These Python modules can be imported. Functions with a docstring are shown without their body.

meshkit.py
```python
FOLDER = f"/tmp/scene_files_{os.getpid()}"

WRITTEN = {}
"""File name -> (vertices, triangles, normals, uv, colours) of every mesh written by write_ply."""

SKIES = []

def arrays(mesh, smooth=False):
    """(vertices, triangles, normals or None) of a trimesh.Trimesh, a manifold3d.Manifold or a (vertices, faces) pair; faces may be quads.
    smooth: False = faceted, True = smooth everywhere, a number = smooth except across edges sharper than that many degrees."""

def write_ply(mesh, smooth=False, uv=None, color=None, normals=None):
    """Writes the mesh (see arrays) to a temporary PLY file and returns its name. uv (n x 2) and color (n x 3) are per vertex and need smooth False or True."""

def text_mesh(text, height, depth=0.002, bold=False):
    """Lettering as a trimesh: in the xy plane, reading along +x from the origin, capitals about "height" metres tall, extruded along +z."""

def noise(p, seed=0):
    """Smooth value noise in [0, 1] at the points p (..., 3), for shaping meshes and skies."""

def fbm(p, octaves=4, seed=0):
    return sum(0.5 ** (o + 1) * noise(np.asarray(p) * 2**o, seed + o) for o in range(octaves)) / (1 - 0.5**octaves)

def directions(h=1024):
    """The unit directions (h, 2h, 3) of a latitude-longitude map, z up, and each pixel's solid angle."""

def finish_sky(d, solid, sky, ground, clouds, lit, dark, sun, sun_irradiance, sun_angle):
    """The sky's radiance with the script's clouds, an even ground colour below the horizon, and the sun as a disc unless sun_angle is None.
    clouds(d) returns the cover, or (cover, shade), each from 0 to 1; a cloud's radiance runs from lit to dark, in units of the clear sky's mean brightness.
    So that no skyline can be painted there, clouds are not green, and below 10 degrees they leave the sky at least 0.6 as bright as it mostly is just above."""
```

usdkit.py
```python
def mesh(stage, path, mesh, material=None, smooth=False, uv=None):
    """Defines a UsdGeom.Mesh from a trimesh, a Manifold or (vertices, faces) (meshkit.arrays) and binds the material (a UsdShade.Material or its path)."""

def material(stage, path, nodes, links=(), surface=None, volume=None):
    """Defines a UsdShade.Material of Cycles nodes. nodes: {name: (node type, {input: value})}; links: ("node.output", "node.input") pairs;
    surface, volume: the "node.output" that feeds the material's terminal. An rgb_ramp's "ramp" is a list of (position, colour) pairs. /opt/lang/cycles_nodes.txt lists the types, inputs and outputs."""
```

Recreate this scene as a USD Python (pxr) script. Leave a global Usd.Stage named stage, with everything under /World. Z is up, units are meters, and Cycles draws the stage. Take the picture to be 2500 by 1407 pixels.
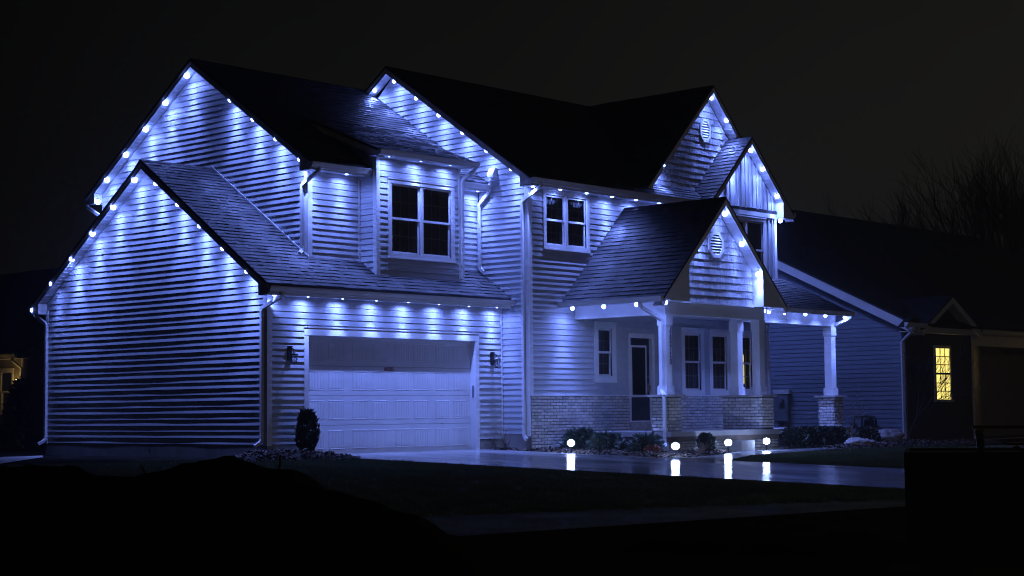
import math, random
import numpy as np, trimesh, usdkit, meshkit, shapely
from shapely.geometry import Polygon, box as sbox
from pxr import Usd, UsdGeom, UsdLux, UsdShade, Gf, Sdf, Vt

random.seed(7); rng = np.random.default_rng(7)
stage = Usd.Stage.CreateInMemory()
UsdGeom.SetStageUpAxis(stage, UsdGeom.Tokens.z); UsdGeom.SetStageMetersPerUnit(stage, 1.0)
UsdGeom.Xform.Define(stage, '/World'); UsdGeom.Scope.Define(stage, '/World/Looks')

# ---------------------------------------------------------------- camera (fitted: level 4.24 deg up, rolled 0.56 deg)
cam = UsdGeom.Camera.Define(stage, '/World/camera')
yaw, pitch, roll = 0.742742122, 0.0740813442, 0.00980004674
fw = np.array([math.cos(pitch)*math.cos(yaw), math.cos(pitch)*math.sin(yaw), math.sin(pitch)])
rt = np.array([math.sin(yaw), -math.cos(yaw), 0.0]); dn = np.cross(fw, rt)
cr, sr = math.cos(roll), math.sin(roll)
right, down = cr*rt + sr*dn, -sr*rt + cr*dn
CAM = np.array([-21.309, -26.183, 0.583])
cam.AddTransformOp().Set(Gf.Matrix4d(*right, 0, *(-down), 0, *(-fw), 0, *CAM, 1))
cam.CreateHorizontalApertureAttr(36.0); cam.CreateVerticalApertureAttr(20.25)
cam.CreateFocalLengthAttr(36.0*4102.964/2500.0)
cam.CreateClippingRangeAttr(Gf.Vec2f(0.1, 3000)); cam.CreateExposureAttr(0.2)

# ---------------------------------------------------------------- night sky: overcast lit from below by the town
SKY = 0.0090
usdkit.material(stage, '/World/Looks/night_sky', {
    'tc': ('texture_coordinate', {}), 'sep': ('separate_xyz', {}),
    'city': ('vector_math', {'math_type': 'dot_product', 'vector2': (0.985, -0.17, 0.0)}),
    'elev': ('rgb_ramp', {'ramp': [(0.0, (1.0, 0.95, 0.80)), (0.10, (0.92, 0.90, 0.78)), (0.35, (0.55, 0.55, 0.52)), (1.0, (0.40, 0.40, 0.40))]}),
    'side': ('map_range', {'from_min': 0.3, 'from_max': 0.9, 'to_min': 0.20, 'to_max': 1.25, 'clamp': True}),
    'noi': ('noise_texture', {'scale': 2.2, 'detail': 4.0}),
    'nr': ('map_range', {'from_min': 0.3, 'from_max': 0.7, 'to_min': 0.85, 'to_max': 1.15, 'clamp': True}),
    'm1': ('math', {'math_type': 'multiply'}),
    'mul': ('vector_math', {'math_type': 'scale'}),
    'sky': ('sky_texture', {'sky_type': 'single_scattering', 'sun_disc': False, 'sun_elevation': -0.12, 'sun_rotation': 4.2}),
    'dim': ('vector_math', {'math_type': 'scale', 'scale': 0.002}),
    'add': ('vector_math', {'math_type': 'add'}),
    'bg': ('background_shader', {'strength': SKY})},
    [('tc.generated', 'sep.vector'), ('tc.generated', 'city.vector1'), ('tc.generated', 'noi.vector'), ('sep.z', 'elev.fac'), ('city.value', 'side.value'), ('noi.fac', 'nr.value'),
     ('side.result', 'm1.value1'), ('nr.result', 'm1.value2'), ('elev.color', 'mul.vector1'), ('m1.value', 'mul.scale'),
     ('sky.color', 'dim.vector1'), ('dim.vector', 'add.vector1'), ('mul.vector', 'add.vector2'), ('add.vector', 'bg.color')], surface='bg.background')
dome = UsdLux.DomeLight.Define(stage, '/World/sky'); dome.CreateIntensityAttr(1.0)
UsdShade.MaterialBindingAPI.Apply(dome.GetPrim()).Bind(UsdShade.Material.Get(stage, '/World/Looks/night_sky'))
dome.GetPrim().SetCustomDataByKey('kind', 'structure'); dome.GetPrim().SetCustomDataByKey('label', 'dark overcast night sky glowing faintly with town light')

LED = (0.18, 0.275, 1.0)          # cold blue-white light-emitting bulbs
P_SPOT, P_MID, P_BEAM, P_BULB, P_PATH = 13.0, 14.0, 95.0, 32.0, 90.0

# ---------------------------------------------------------------- helpers
used = {}
def numbered(parent, name):
    k = (parent, name); n = used.get(k, 0); used[k] = n + 1
    return name if n == 0 else f'{name}_{n:03d}'
def path_of(p): return '/World' if p is None else (p if isinstance(p, str) else str(p.GetPath()))
def tag(o, label=None, cat=None, group=None, kind=None):
    for k, v in (('label', label), ('category', cat), ('group', group), ('kind', kind)):
        if v: o.SetCustomDataByKey(k, v)
    return o
def thing(name, label, cat, loc=(0, 0, 0), rz=0, group=None):
    x = UsdGeom.Xform.Define(stage, '/World/' + numbered('/World', name)); x.AddTranslateOp().Set(Gf.Vec3d(*map(float, loc)))
    if rz: x.AddRotateZOp().Set(rz)
    return tag(x.GetPrim(), label, cat, group)
def obj(name, mb, mat, parent=None, smooth=False):
    base = path_of(parent)
    mesh = mb.arrays() if isinstance(mb, MB) else mb
    return usdkit.mesh(stage, base + '/' + numbered(base, name), mesh, M[mat], smooth=smooth).GetPrim()

def pt(axis, u, v, d): return (d, u, v) if axis == 'x' else (u, d, v) if axis == 'y' else (u, v, d)

class MB:
    def __init__(s): s.v, s.f = [], []
    def fan(s, pts):
        n = len(s.v); s.v += [tuple(map(float, p)) for p in pts]
        s.f += [(n, n+i, n+i+1) for i in range(1, len(pts)-1)]; return s
    def box(s, x0, x1, y0, y1, z0, z1):
        n = len(s.v)
        s.v += [(x, y, z) for z in (z0, z1) for y in (y0, y1) for x in (x0, x1)]
        for a, b, c, d in ((0,2,3,1), (4,5,7,6), (0,1,5,4), (2,6,7,3), (0,4,6,2), (1,3,7,5)): s.f += [(n+a, n+b, n+c), (n+a, n+c, n+d)]
        return s
    def bx(s, axis, u0, u1, v0, v1, d0, d1):
        a, b = pt(axis, u0, v0, d0), pt(axis, u1, v1, d1)
        return s.box(*[q for i in range(3) for q in (min(a[i], b[i]), max(a[i], b[i]))])
    def extr(s, axis, poly, d0, d1):
        g = poly if hasattr(poly, 'exterior') else Polygon(poly)
        for q in getattr(g, 'geoms', [g]):
            if q.area < 1e-9: continue
            v, f = trimesh.creation.triangulate_polygon(q, engine='earcut')
            n = len(s.v); m = len(v)
            s.v += [pt(axis, a, b, d) for d in (d0, d1) for a, b in v]
            s.f += [(n+a, n+b, n+c) for a, b, c in f] + [(n+m+a, n+m+c, n+m+b) for a, b, c in f]
            for ring in [q.exterior, *q.interiors]:
                r = list(ring.coords)[:-1]; n = len(s.v); k = len(r)
                s.v += [pt(axis, a, b, d) for d in (d0, d1) for a, b in r]
                for i in range(k):
                    j = (i+1) % k; s.f += [(n+i, n+j, n+k+j), (n+i, n+k+j, n+k+i)]
        return s
    def tube(s, path, r0, r1=None, sides=6, rect=None, cap=True):
        p = np.asarray(path, float); r = np.linspace(r0, r0 if r1 is None else r1, len(p))
        t = np.gradient(p, axis=0); t /= np.linalg.norm(t, axis=1, keepdims=True) + 1e-12
        ref = np.array([0, 0, 1.0]) if abs(t[0][2]) < 0.9 else np.array(rect[2] if rect and len(rect) > 2 else (1.0, 0, 0))
        n0 = len(s.v)
        if rect: offs = [(-rect[0]/2, -rect[1]/2), (rect[0]/2, -rect[1]/2), (rect[0]/2, rect[1]/2), (-rect[0]/2, rect[1]/2)]; sides = 4
        a = np.cross(t[0], ref); a /= np.linalg.norm(a)
        for i in range(len(p)):
            a = a - t[i]*(a @ t[i]); a /= np.linalg.norm(a) + 1e-12; b = np.cross(t[i], a)
            if rect: s.v += [tuple(p[i] + x*a + y*b) for x, y in offs]
            else: s.v += [tuple(p[i] + r[i]*(math.cos(k*2*math.pi/sides)*a + math.sin(k*2*math.pi/sides)*b)) for k in range(sides)]
        for i in range(len(p)-1):
            for k in range(sides):
                q = (k+1) % sides; A, B, C, D = n0+i*sides+k, n0+i*sides+q, n0+(i+1)*sides+q, n0+(i+1)*sides+k
                s.f += [(A, B, C), (A, C, D)]
        if cap:
            for base in (n0, n0+(len(p)-1)*sides): s.f += [(base, base+k, base+k+1) for k in range(1, sides-1)]
        return s
    def lathe(s, prof, c, seg=16):
        n = len(s.v); k = len(prof)
        for i in range(seg):
            a = i*2*math.pi/seg; s.v += [(c[0]+r*math.cos(a), c[1]+r*math.sin(a), c[2]+z) for r, z in prof]
        for i in range(seg):
            j = (i+1) % seg
            for q in range(k-1):
                A, B, C, D = n+i*k+q, n+j*k+q, n+j*k+q+1, n+i*k+q+1; s.f += [(A, B, C), (A, C, D)]
        return s
    def ball(s, c, r, seg=12, rings=8, sq=(1, 1, 1)):
        n = len(s.v)
        for i in range(rings+1):
            th = math.pi*i/rings
            s.v += [(c[0]+r*sq[0]*math.sin(th)*math.cos(2*math.pi*k/seg), c[1]+r*sq[1]*math.sin(th)*math.sin(2*math.pi*k/seg), c[2]+r*sq[2]*math.cos(th)) for k in range(seg)]
        for i in range(rings):
            for k in range(seg):
                q = (k+1) % seg; A, B, C, D = n+i*seg+k, n+i*seg+q, n+(i+1)*seg+q, n+(i+1)*seg+k; s.f += [(A, B, C), (A, C, D)]
        return s
    def tri(s, tm):
        n = len(s.v); s.v += [tuple(x) for x in tm.vertices]; s.f += [(n+a, n+b, n+c) for a, b, c in tm.faces]; return s
    def join(s, o):
        n = len(s.v); s.v += o.v; s.f += [(n+a, n+b, n+c) for a, b, c in o.f]; return s
    def arrays(s): return np.asarray(s.v, float).reshape(-1, 3), np.asarray(s.f, int).reshape(-1, 3)

def clip(poly, a, b, c):
    """keep a*u + b*v <= c of a convex polygon"""
    out = []
    for i in range(len(poly)):
        p, q = poly[i], poly[(i+1) % len(poly)]; dp, dq = a*p[0]+b*p[1]-c, a*q[0]+b*q[1]-c
        if dp <= 0: out.append(p)
        if dp*dq < 0: t = dp/(dp-dq); out.append((p[0]+t*(q[0]-p[0]), p[1]+t*(q[1]-p[1])))
    return out

# ---------------------------------------------------------------- materials
M = {}
def mat(name, col, rough=0.5, var=0.0, scale=6.0, bump=0.0, bscale=None, stretch=(1, 1, 1), spec=None, col2=None, coat=0.0, detail=5.0, rvar=0.0):
    n = {'p': ('principled_bsdf', {'roughness': rough})}; l = []
    if spec is not None: n['p'][1]['specular_ior_level'] = spec
    if coat: n['p'][1].update({'coat_weight': coat, 'coat_roughness': 0.08})
    if var or bump or col2 is not None or rvar:
        n['g'] = ('geometry', {}); n['mp'] = ('mapping', {'scale': stretch}); l.append(('g.position', 'mp.vector'))
    if var or col2 is not None:
        c2 = col2 if col2 is not None else tuple(x*(1+var) for x in col)
        c1 = col if col2 is not None else tuple(x*(1-var) for x in col)
        n['n'] = ('noise_texture', {'scale': scale, 'detail': detail, 'roughness': 0.6}); n['r'] = ('rgb_ramp', {'ramp': [(0.32, c1), (0.68, c2)]})
        l += [('mp.vector', 'n.vector'), ('n.fac', 'r.fac'), ('r.color', 'p.base_color')]
    else: n['p'][1]['base_color'] = col
    if rvar:
        n['nr'] = ('noise_texture', {'scale': scale*0.35, 'detail': 4.0}); n['mr'] = ('map_range', {'from_min': 0.35, 'from_max': 0.65, 'to_min': max(0.02, rough-rvar), 'to_max': rough+rvar, 'clamp': True})
        l += [('mp.vector', 'nr.vector'), ('nr.fac', 'mr.value'), ('mr.result', 'p.roughness')]
    if bump:
        n['nb'] = ('noise_texture', {'scale': bscale or scale*4, 'detail': 4.0}); n['b'] = ('bump', {'strength': bump, 'distance': 0.01})
        l += [('mp.vector', 'nb.vector'), ('nb.fac', 'b.height'), ('b.normal', 'p.normal')]
    M[name] = usdkit.material(stage, '/World/Looks/' + name, n, l, surface='p.BSDF')
def emit(name, col, strength):
    M[name] = usdkit.material(stage, '/World/Looks/' + name, {'e': ('emission', {'color': col, 'strength': strength})}, surface='e.emission')

mat('trim_white', (0.70, 0.71, 0.73), 0.42, 0.05, 3)
mat('gutter_white', (0.66, 0.67, 0.70), 0.32, 0.04, 3)
mat('soffit', (0.56, 0.57, 0.60), 0.5, 0.05, 5)
mat('siding', (0.43, 0.45, 0.49), 0.42, 0.07, 2.2, 0.08, 30, (1, 1, 6))
mat('sheathing', (0.10, 0.10, 0.11), 0.8)
mat('shingle', (0.021, 0.022, 0.026), 0.52, 0.45, 2.5, 0.6, 90)
mat('shingle_dark', (0.015, 0.016, 0.019), 0.55, 0.4, 3.5, 0.6, 90)
mat('shingle_pale', (0.038, 0.038, 0.043), 0.5, 0.4, 3.5, 0.6, 90)
mat('concrete', (0.24, 0.23, 0.22), 0.75, 0.25, 3, 0.4, 40)
mat('brick_a', (0.54, 0.52, 0.50), 0.7, 0.25, 14, 0.5, 60)
mat('brick_b', (0.44, 0.42, 0.40), 0.7, 0.25, 14, 0.5, 60)
mat('brick_c', (0.62, 0.60, 0.58), 0.7, 0.22, 14, 0.5, 60)
mat('mortar', (0.10, 0.10, 0.10), 0.9, 0.2, 20)
mat('cap_stone', (0.36, 0.34, 0.33), 0.65, 0.2, 8, 0.4, 50)
mat('shake_a', (0.40, 0.41, 0.43), 0.55, 0.35, 7, 0.5, 40, (6, 6, 0.5))
mat('shake_b', (0.32, 0.33, 0.35), 0.55, 0.35, 7, 0.5, 40, (6, 6, 0.5))
mat('shake_c', (0.48, 0.49, 0.51), 0.55, 0.30, 7, 0.5, 40, (6, 6, 0.5))
mat('batten_siding', (0.40, 0.42, 0.46), 0.45, 0.1, 3)
mat('door_dark', (0.020, 0.024, 0.034), 0.35, 0.1, 3)
mat('garage_door', (0.60, 0.61, 0.64), 0.40, 0.05, 2.5)
mat('black_metal', (0.012, 0.012, 0.013), 0.38)
mat('bronze', (0.30, 0.24, 0.16), 0.3)
mat('dark_room', (0.03, 0.03, 0.035), 0.9)
mat('blind', (0.14, 0.14, 0.15), 0.8, 0.15, 4)
mat('muntin', (0.34, 0.33, 0.33), 0.5)
mat('red_letter', (0.16, 0.010, 0.02), 0.5)
mat('wet_concrete', (0.26, 0.26, 0.27), 0.16, 0.22, 1.6, 0.10, 7, (1, 0.35, 1), None, None, 0.0, 5, 0.09)
mat('porch_slab', (0.34, 0.33, 0.33), 0.45, 0.15, 4, 0.2, 30)
mat('slab_edge', (0.16, 0.12, 0.10), 0.7, 0.3, 5, 0.3, 30, (1, 1, 4))
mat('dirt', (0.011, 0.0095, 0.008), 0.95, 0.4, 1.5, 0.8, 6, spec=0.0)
mat('lawn_soil', (0.085, 0.105, 0.070), 0.95, 0.4, 1.2, 0.3, 12, spec=0.1)
M['grass'] = usdkit.material(stage, '/World/Looks/grass', {'g': ('geometry', {}), 'n': ('noise_texture', {'scale': 0.8, 'detail': 4.0}), 'r': ('rgb_ramp', {'ramp': [(0.3, (0.07, 0.09, 0.05)), (0.7, (0.12, 0.145, 0.085))]}),
    'd': ('diffuse_bsdf', {}), 't': ('translucent_bsdf', {}), 'm': ('mix_closure', {'fac': 0.45})}, [('g.position', 'n.vector'), ('n.fac', 'r.fac'), ('r.color', 'd.color'), ('r.color', 't.color'), ('d.BSDF', 'm.closure1'), ('t.BSDF', 'm.closure2')], surface='m.closure')
mat('mulch', (0.030, 0.022, 0.018), 0.95, 0.5, 8, 0.9, 25)
mat('mulch_chip', (0.075, 0.055, 0.045), 0.85, 0.5, 9)
mat('pebble', (0.30, 0.29, 0.28), 0.6, 0.3, 12)
mat('rock', (0.33, 0.30, 0.30), 0.8, 0.3, 5, 0.7, 16)
mat('conifer', (0.020, 0.034, 0.016), 0.7, 0.4, 6)
mat('juniper', (0.050, 0.075, 0.060), 0.6, 0.4, 6)
mat('yew', (0.022, 0.032, 0.020), 0.7, 0.4, 6)
mat('dry_grass', (0.28, 0.19, 0.14), 0.8, 0.3, 10)
mat('red_leaf', (0.22, 0.07, 0.05), 0.7, 0.3, 10)
mat('twig', (0.11, 0.085, 0.07), 0.8, 0.3, 8)
mat('bark', (0.035, 0.030, 0.026), 0.9, 0.3, 5)
mat('meter_gray', (0.16, 0.18, 0.21), 0.45, 0.08, 6)
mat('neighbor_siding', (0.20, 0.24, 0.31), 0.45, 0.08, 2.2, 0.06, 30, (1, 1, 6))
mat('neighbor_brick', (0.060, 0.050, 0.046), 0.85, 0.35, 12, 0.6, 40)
mat('neighbor_trim', (0.72, 0.71, 0.69), 0.5, 0.06, 3)
mat('tan_siding', (0.30, 0.26, 0.19), 0.5, 0.1, 2.2)
mat('dull_siding', (0.16, 0.16, 0.17), 0.6, 0.1, 2.2)
mat('container_black', (0.006, 0.006, 0.007), 0.9)
mat('teal_plastic', (0.015, 0.16, 0.20), 0.35)
mat('cap_plastic', (0.55, 0.55, 0.60), 0.4)
mat('plank', (0.42, 0.30, 0.17), 0.7, 0.3, 10, 0.3, 30)
mat('paper', (0.45, 0.44, 0.42), 0.7)
mat('clay', (0.40, 0.17, 0.08), 0.7, 0.2, 10)
mat('green_tape', (0.05, 0.30, 0.22), 0.5)
emit('bulb_glow', LED, P_BULB)
emit('globe_glow', (0.36, 0.50, 1.0), P_PATH)
emit('lit_yellow', (1.0, 0.80, 0.20), 1.15)
emit('warm_bulb', (1.0, 0.62, 0.22), 9.0)
emit('street_glow', (1.0, .84, .62), 4.0)
emit('lit_strip', (0.95, 0.80, 0.22), 0.9)
M['glass'] = usdkit.material(stage, '/World/Looks/glass', {'t': ('transparent_bsdf', {'color': (0.82, 0.85, 0.86)}), 'g': ('glossy_bsdf', {'color': (0.9, 0.9, 0.9), 'roughness': 0.03}),
    'f': ('fresnel', {'IOR': 1.5}), 'm': ('mix_closure', {})}, [('f.fac', 'm.fac'), ('t.BSDF', 'm.closure1'), ('g.BSDF', 'm.closure2')], surface='m.closure')

# ---------------------------------------------------------------- ground
def gz(x, y): return -0.27 + 0.026*min(y, 0.0)
def sheet(poly, dz, step=None):
    """a ground sheet over a polygon, following the slope"""
    g = Polygon(poly); mb = MB()
    if step is None:
        v, f = trimesh.creation.triangulate_polygon(g, engine='earcut'); return np.array([(a, b, gz(a, b)+dz) for a, b in v]), f
    x0, y0, x1, y1 = g.bounds
    for i in np.arange(x0, x1, step):
        for j in np.arange(y0, y1, step):
            c = g.intersection(sbox(i, j, i+step, j+step))
            for q in getattr(c, 'geoms', [c]):
                if q.geom_type == 'Polygon' and q.area > 1e-6: mb.fan([(a, b, gz(a, b)+dz) for a, b in list(q.exterior.coords)[:-1]])
    return mb
xs = np.unique(np.r_[np.linspace(-400, -45, 12), np.arange(-45, 60, 1.5), np.linspace(60, 500, 14)])
ys = np.unique(np.r_[np.linspace(-300, -45, 10), np.arange(-45, 0, 1.5), [0.0], np.linspace(1.5, 60, 24), np.linspace(60, 500, 14)])
gx, gy = np.meshgrid(xs, ys, indexing='ij')
hh = np.vectorize(gz)(gx, gy)
hh = np.where(gy < -45, gz(0, -45), hh)
nn = meshkit.fbm(np.stack([gx*0.35, gy*0.35, gx*0], -1), 3, 4) - 0.5
near = np.clip((-gy-15)/6, 0, 1)*np.clip((gx+40)/5, 0, 1)*np.clip((5-gx)/6, 0, 1)
hh = hh - 0.012 + nn*0.16*near - 0.04*near
idx = np.arange(gx.size).reshape(gx.shape)
quads = np.stack([idx[:-1, :-1], idx[1:, :-1], idx[1:, 1:], idx[:-1, 1:]], -1).reshape(-1, 4)
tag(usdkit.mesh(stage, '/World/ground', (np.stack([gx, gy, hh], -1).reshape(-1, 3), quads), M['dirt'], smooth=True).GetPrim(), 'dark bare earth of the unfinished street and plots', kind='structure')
used[('/World', 'ground')] = 1
lawn_a = [(-16, -13.5), (0.74, -15.5), (0.78, -1.8), (-1.0, -1.2), (-2.5, -0.05), (-14, -0.05), (-16, -2)]
lawn_b = [(6.16, -16), (6.16, -6.95), (6.75, -6.42), (8.6, -5.62), (11.4, -5.14), (13.6, -4.75), (15.5, -5.0), (26, -5.4), (26, -16)]
tag(obj('lawn', sheet(lawn_a, 0.0, 1.0), 'lawn_soil'), 'dark lawn in front of the garage gable and driveway', kind='structure')
tag(obj('lawn', sheet(lawn_b, 0.0, 1.0), 'lawn_soil'), 'dark lawn between the walkway and the driveway', kind='structure')
# side path at the far left
tag(obj('pavement', sheet([(-7.5, -1.2), (-4.7, 1.99), (-1.54, 5.62), (-0.7, 6.98), (-1.96, 6.64), (-3.4, 5.2), (-9, 0.2)], 0.006), 'concrete'), 'pale strip of pavement at the far left behind the mounds', kind='structure')
# driveway: cast slabs with open joints
dw = tag(obj('driveway', sheet([(0.80, -26), (6.14, -26), (6.14, -0.02), (0.80, -0.02)], 0.004), 'mortar'), 'wet concrete driveway running from the garage to the street', kind='structure')
def slab(poly, dz, th, m, parent, name):
    v, f = trimesh.creation.triangulate_polygon(Polygon(poly), engine='earcut')
    mb = MB(); mb.v = [(a, b, gz(a, b)+dz) for a, b in v]; mb.f = [tuple(q) for q in f]
    for i in range(len(poly)):
        (a, b), (c, d) = poly[i], poly[(i+1) % len(poly)]
        mb.fan([(a, b, gz(a, b)+dz), (c, d, gz(c, d)+dz), (c, d, gz(c, d)+dz-th), (a, b, gz(a, b)+dz-th)])
    return obj(name, mb, m, parent)
ygrid = [-0.03, -3.0, -6.1, -9.2, -12.3, -15.4, -18.5, -21.6]
for i in range(len(ygrid)-1):
    for a, b in ((0.81, 3.455), (3.475, 6.13)):
        slab([(a, ygrid[i+1]+0.01), (b, ygrid[i+1]+0.01), (b, ygrid[i]-0.01), (a, ygrid[i]-0.01)], 0.045, 0.04, 'wet_concrete', dw, 'concrete_slab')
# apron at the kerb side of the walk and the walk itself
walk = obj('walkway', sheet([(6.15, -6.9), (6.72, -6.42), (8.6, -5.60), (11.4, -5.12), (13.55, -4.72), (13.7, -4.15), (10.3, -4.15), (8.2, -5.02), (6.85, -5.42), (6.15, -5.1)], 0.003), 'mortar')
tag(walk, 'curved wet concrete walkway leading from the driveway to the porch', kind='structure')
wl = [(6.15, -6.9), (6.72, -6.42), (8.6, -5.60), (11.4, -5.12), (13.55, -4.72)]; wu = [(6.15, -5.1), (6.85, -5.42), (8.2, -5.02), (10.3, -4.17), (13.7, -4.17)]
for i in range(4):
    q = 0.008
    slab([(wl[i][0]+q, wl[i][1]+0.01), (wl[i+1][0]-q, wl[i+1][1]+0.01), (wu[i+1][0]-q, wu[i+1][1]-0.01), (wu[i][0]+q, wu[i][1]-0.01)], 0.05, 0.045, 'wet_concrete', walk, 'concrete_slab')

# planting beds: low heaps of mulch
def heap(name, poly, h, label, m='mulch', step=0.09, edge=0.5, chips=0, chipmat='mulch_chip', seed=1):
    g = Polygon(poly); x0, y0, x1, y1 = g.bounds
    X, Y = np.meshgrid(np.arange(x0-step, x1+2*step, step), np.arange(y0-step, y1+2*step, step), indexing='ij')
    P = shapely.points(X.ravel(), Y.ravel()); d = shapely.distance(P, g.exterior); inside = shapely.contains(g, P)
    dd = np.where(inside, d, -0.02).reshape(X.shape)
    prof = np.clip(dd/edge, 0, 1)**0.7
    n = meshkit.fbm(np.stack([X*5, Y*5, X*0], -1), 3, seed)-0.5
    Z = np.vectorize(gz)(X, Y) + np.where(dd > 0, 0.01 + h*prof + n*0.07*np.clip(dd/0.2, 0, 1), -0.05)
    I = np.arange(X.size).reshape(X.shape)
    q = np.stack([I[:-1, :-1], I[1:, :-1], I[1:, 1:], I[:-1, 1:]], -1).reshape(-1, 4)
    keep = (dd.ravel()[q] > -0.01).any(1)
    o = obj(name, (np.stack([X, Y, Z], -1).reshape(-1, 3), q[keep]), m, smooth=True); tag(o, label, kind='structure')
    if chips:
        r = np.random.default_rng(seed); mb = MB(); k = 0
        ii = np.argwhere((dd > 0.02)); 
        for _ in range(chips):
            a, b = ii[r.integers(len(ii))]; c = np.array([X[a, b]+r.uniform(-.05, .05), Y[a, b]+r.uniform(-.05, .05), Z[a, b]+0.012])
            L, W = r.uniform(.02, .075), r.uniform(.008, .025); th, tl = r.uniform(0, 6.28), r.normal(0, .35)
            u = np.array([math.cos(th)*math.cos(tl), math.sin(th)*math.cos(tl), math.sin(tl)])*L; w = np.array([-math.sin(th), math.cos(th), r.normal(0, .3)])*W; up = np.array([0, 0, .012])
            mb.fan([c-u-w, c+u-w, c+u+w, c-u+w]); mb.fan([c-u-w, c+u-w, c+u-w-up, c-u-w-up]); mb.fan([c-u-w, c-u+w, c-u+w-up, c-u-w-up])
        obj('wood_chip', mb, chipmat, o)
        o2 = stage.GetPrimAtPath(str(o.GetPath())+'/wood_chip'); tag(o2, kind='stuff')
    return o
heap('planting_bed', [(-1.1, -1.15), (-0.4, -1.5), (0.5, -1.75), (1.05, -1.72), (0.80, -0.9), (0.80, -0.05), (0.1, -0.03), (-0.25, 0.4), (-0.75, 0.2)], 0.15, 'mulch bed with the dark upright conifer at the garage corner', chips=900, seed=3)
heap('planting_bed', [(6.18, -0.95), (6.85, -0.95), (6.85, -1.0), (8.22, -1.0), (8.22, -3.72), (10.0, -3.72), (10.1, -4.15), (8.2, -4.95), (6.9, -5.35), (6.18, -5.0)], 0.05, 'mulch bed with shrubs along the porch side', chips=2600, seed=5)
heap('planting_bed', [(6.20, -0.85), (6.83, -0.85), (6.83, -0.03), (6.20, -0.03)], 0.05, 'small mulch bed with the bare twig bush beside the garage door', chips=120, seed=6)
heap('planting_bed', [(13.75, -4.70), (13.75, -3.75), (12.6, -3.72), (12.6, -3.2), (17.0, -3.2), (19.0, -2.2), (20.3, -2.2), (20.3, -3.6), (22.5, -3.2), (22.5, -4.4), (17.5, -5.0)], 0.07, 'mulch bed with hedge and boulders in front of the right porch', chips=2600, seed=8)

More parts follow.
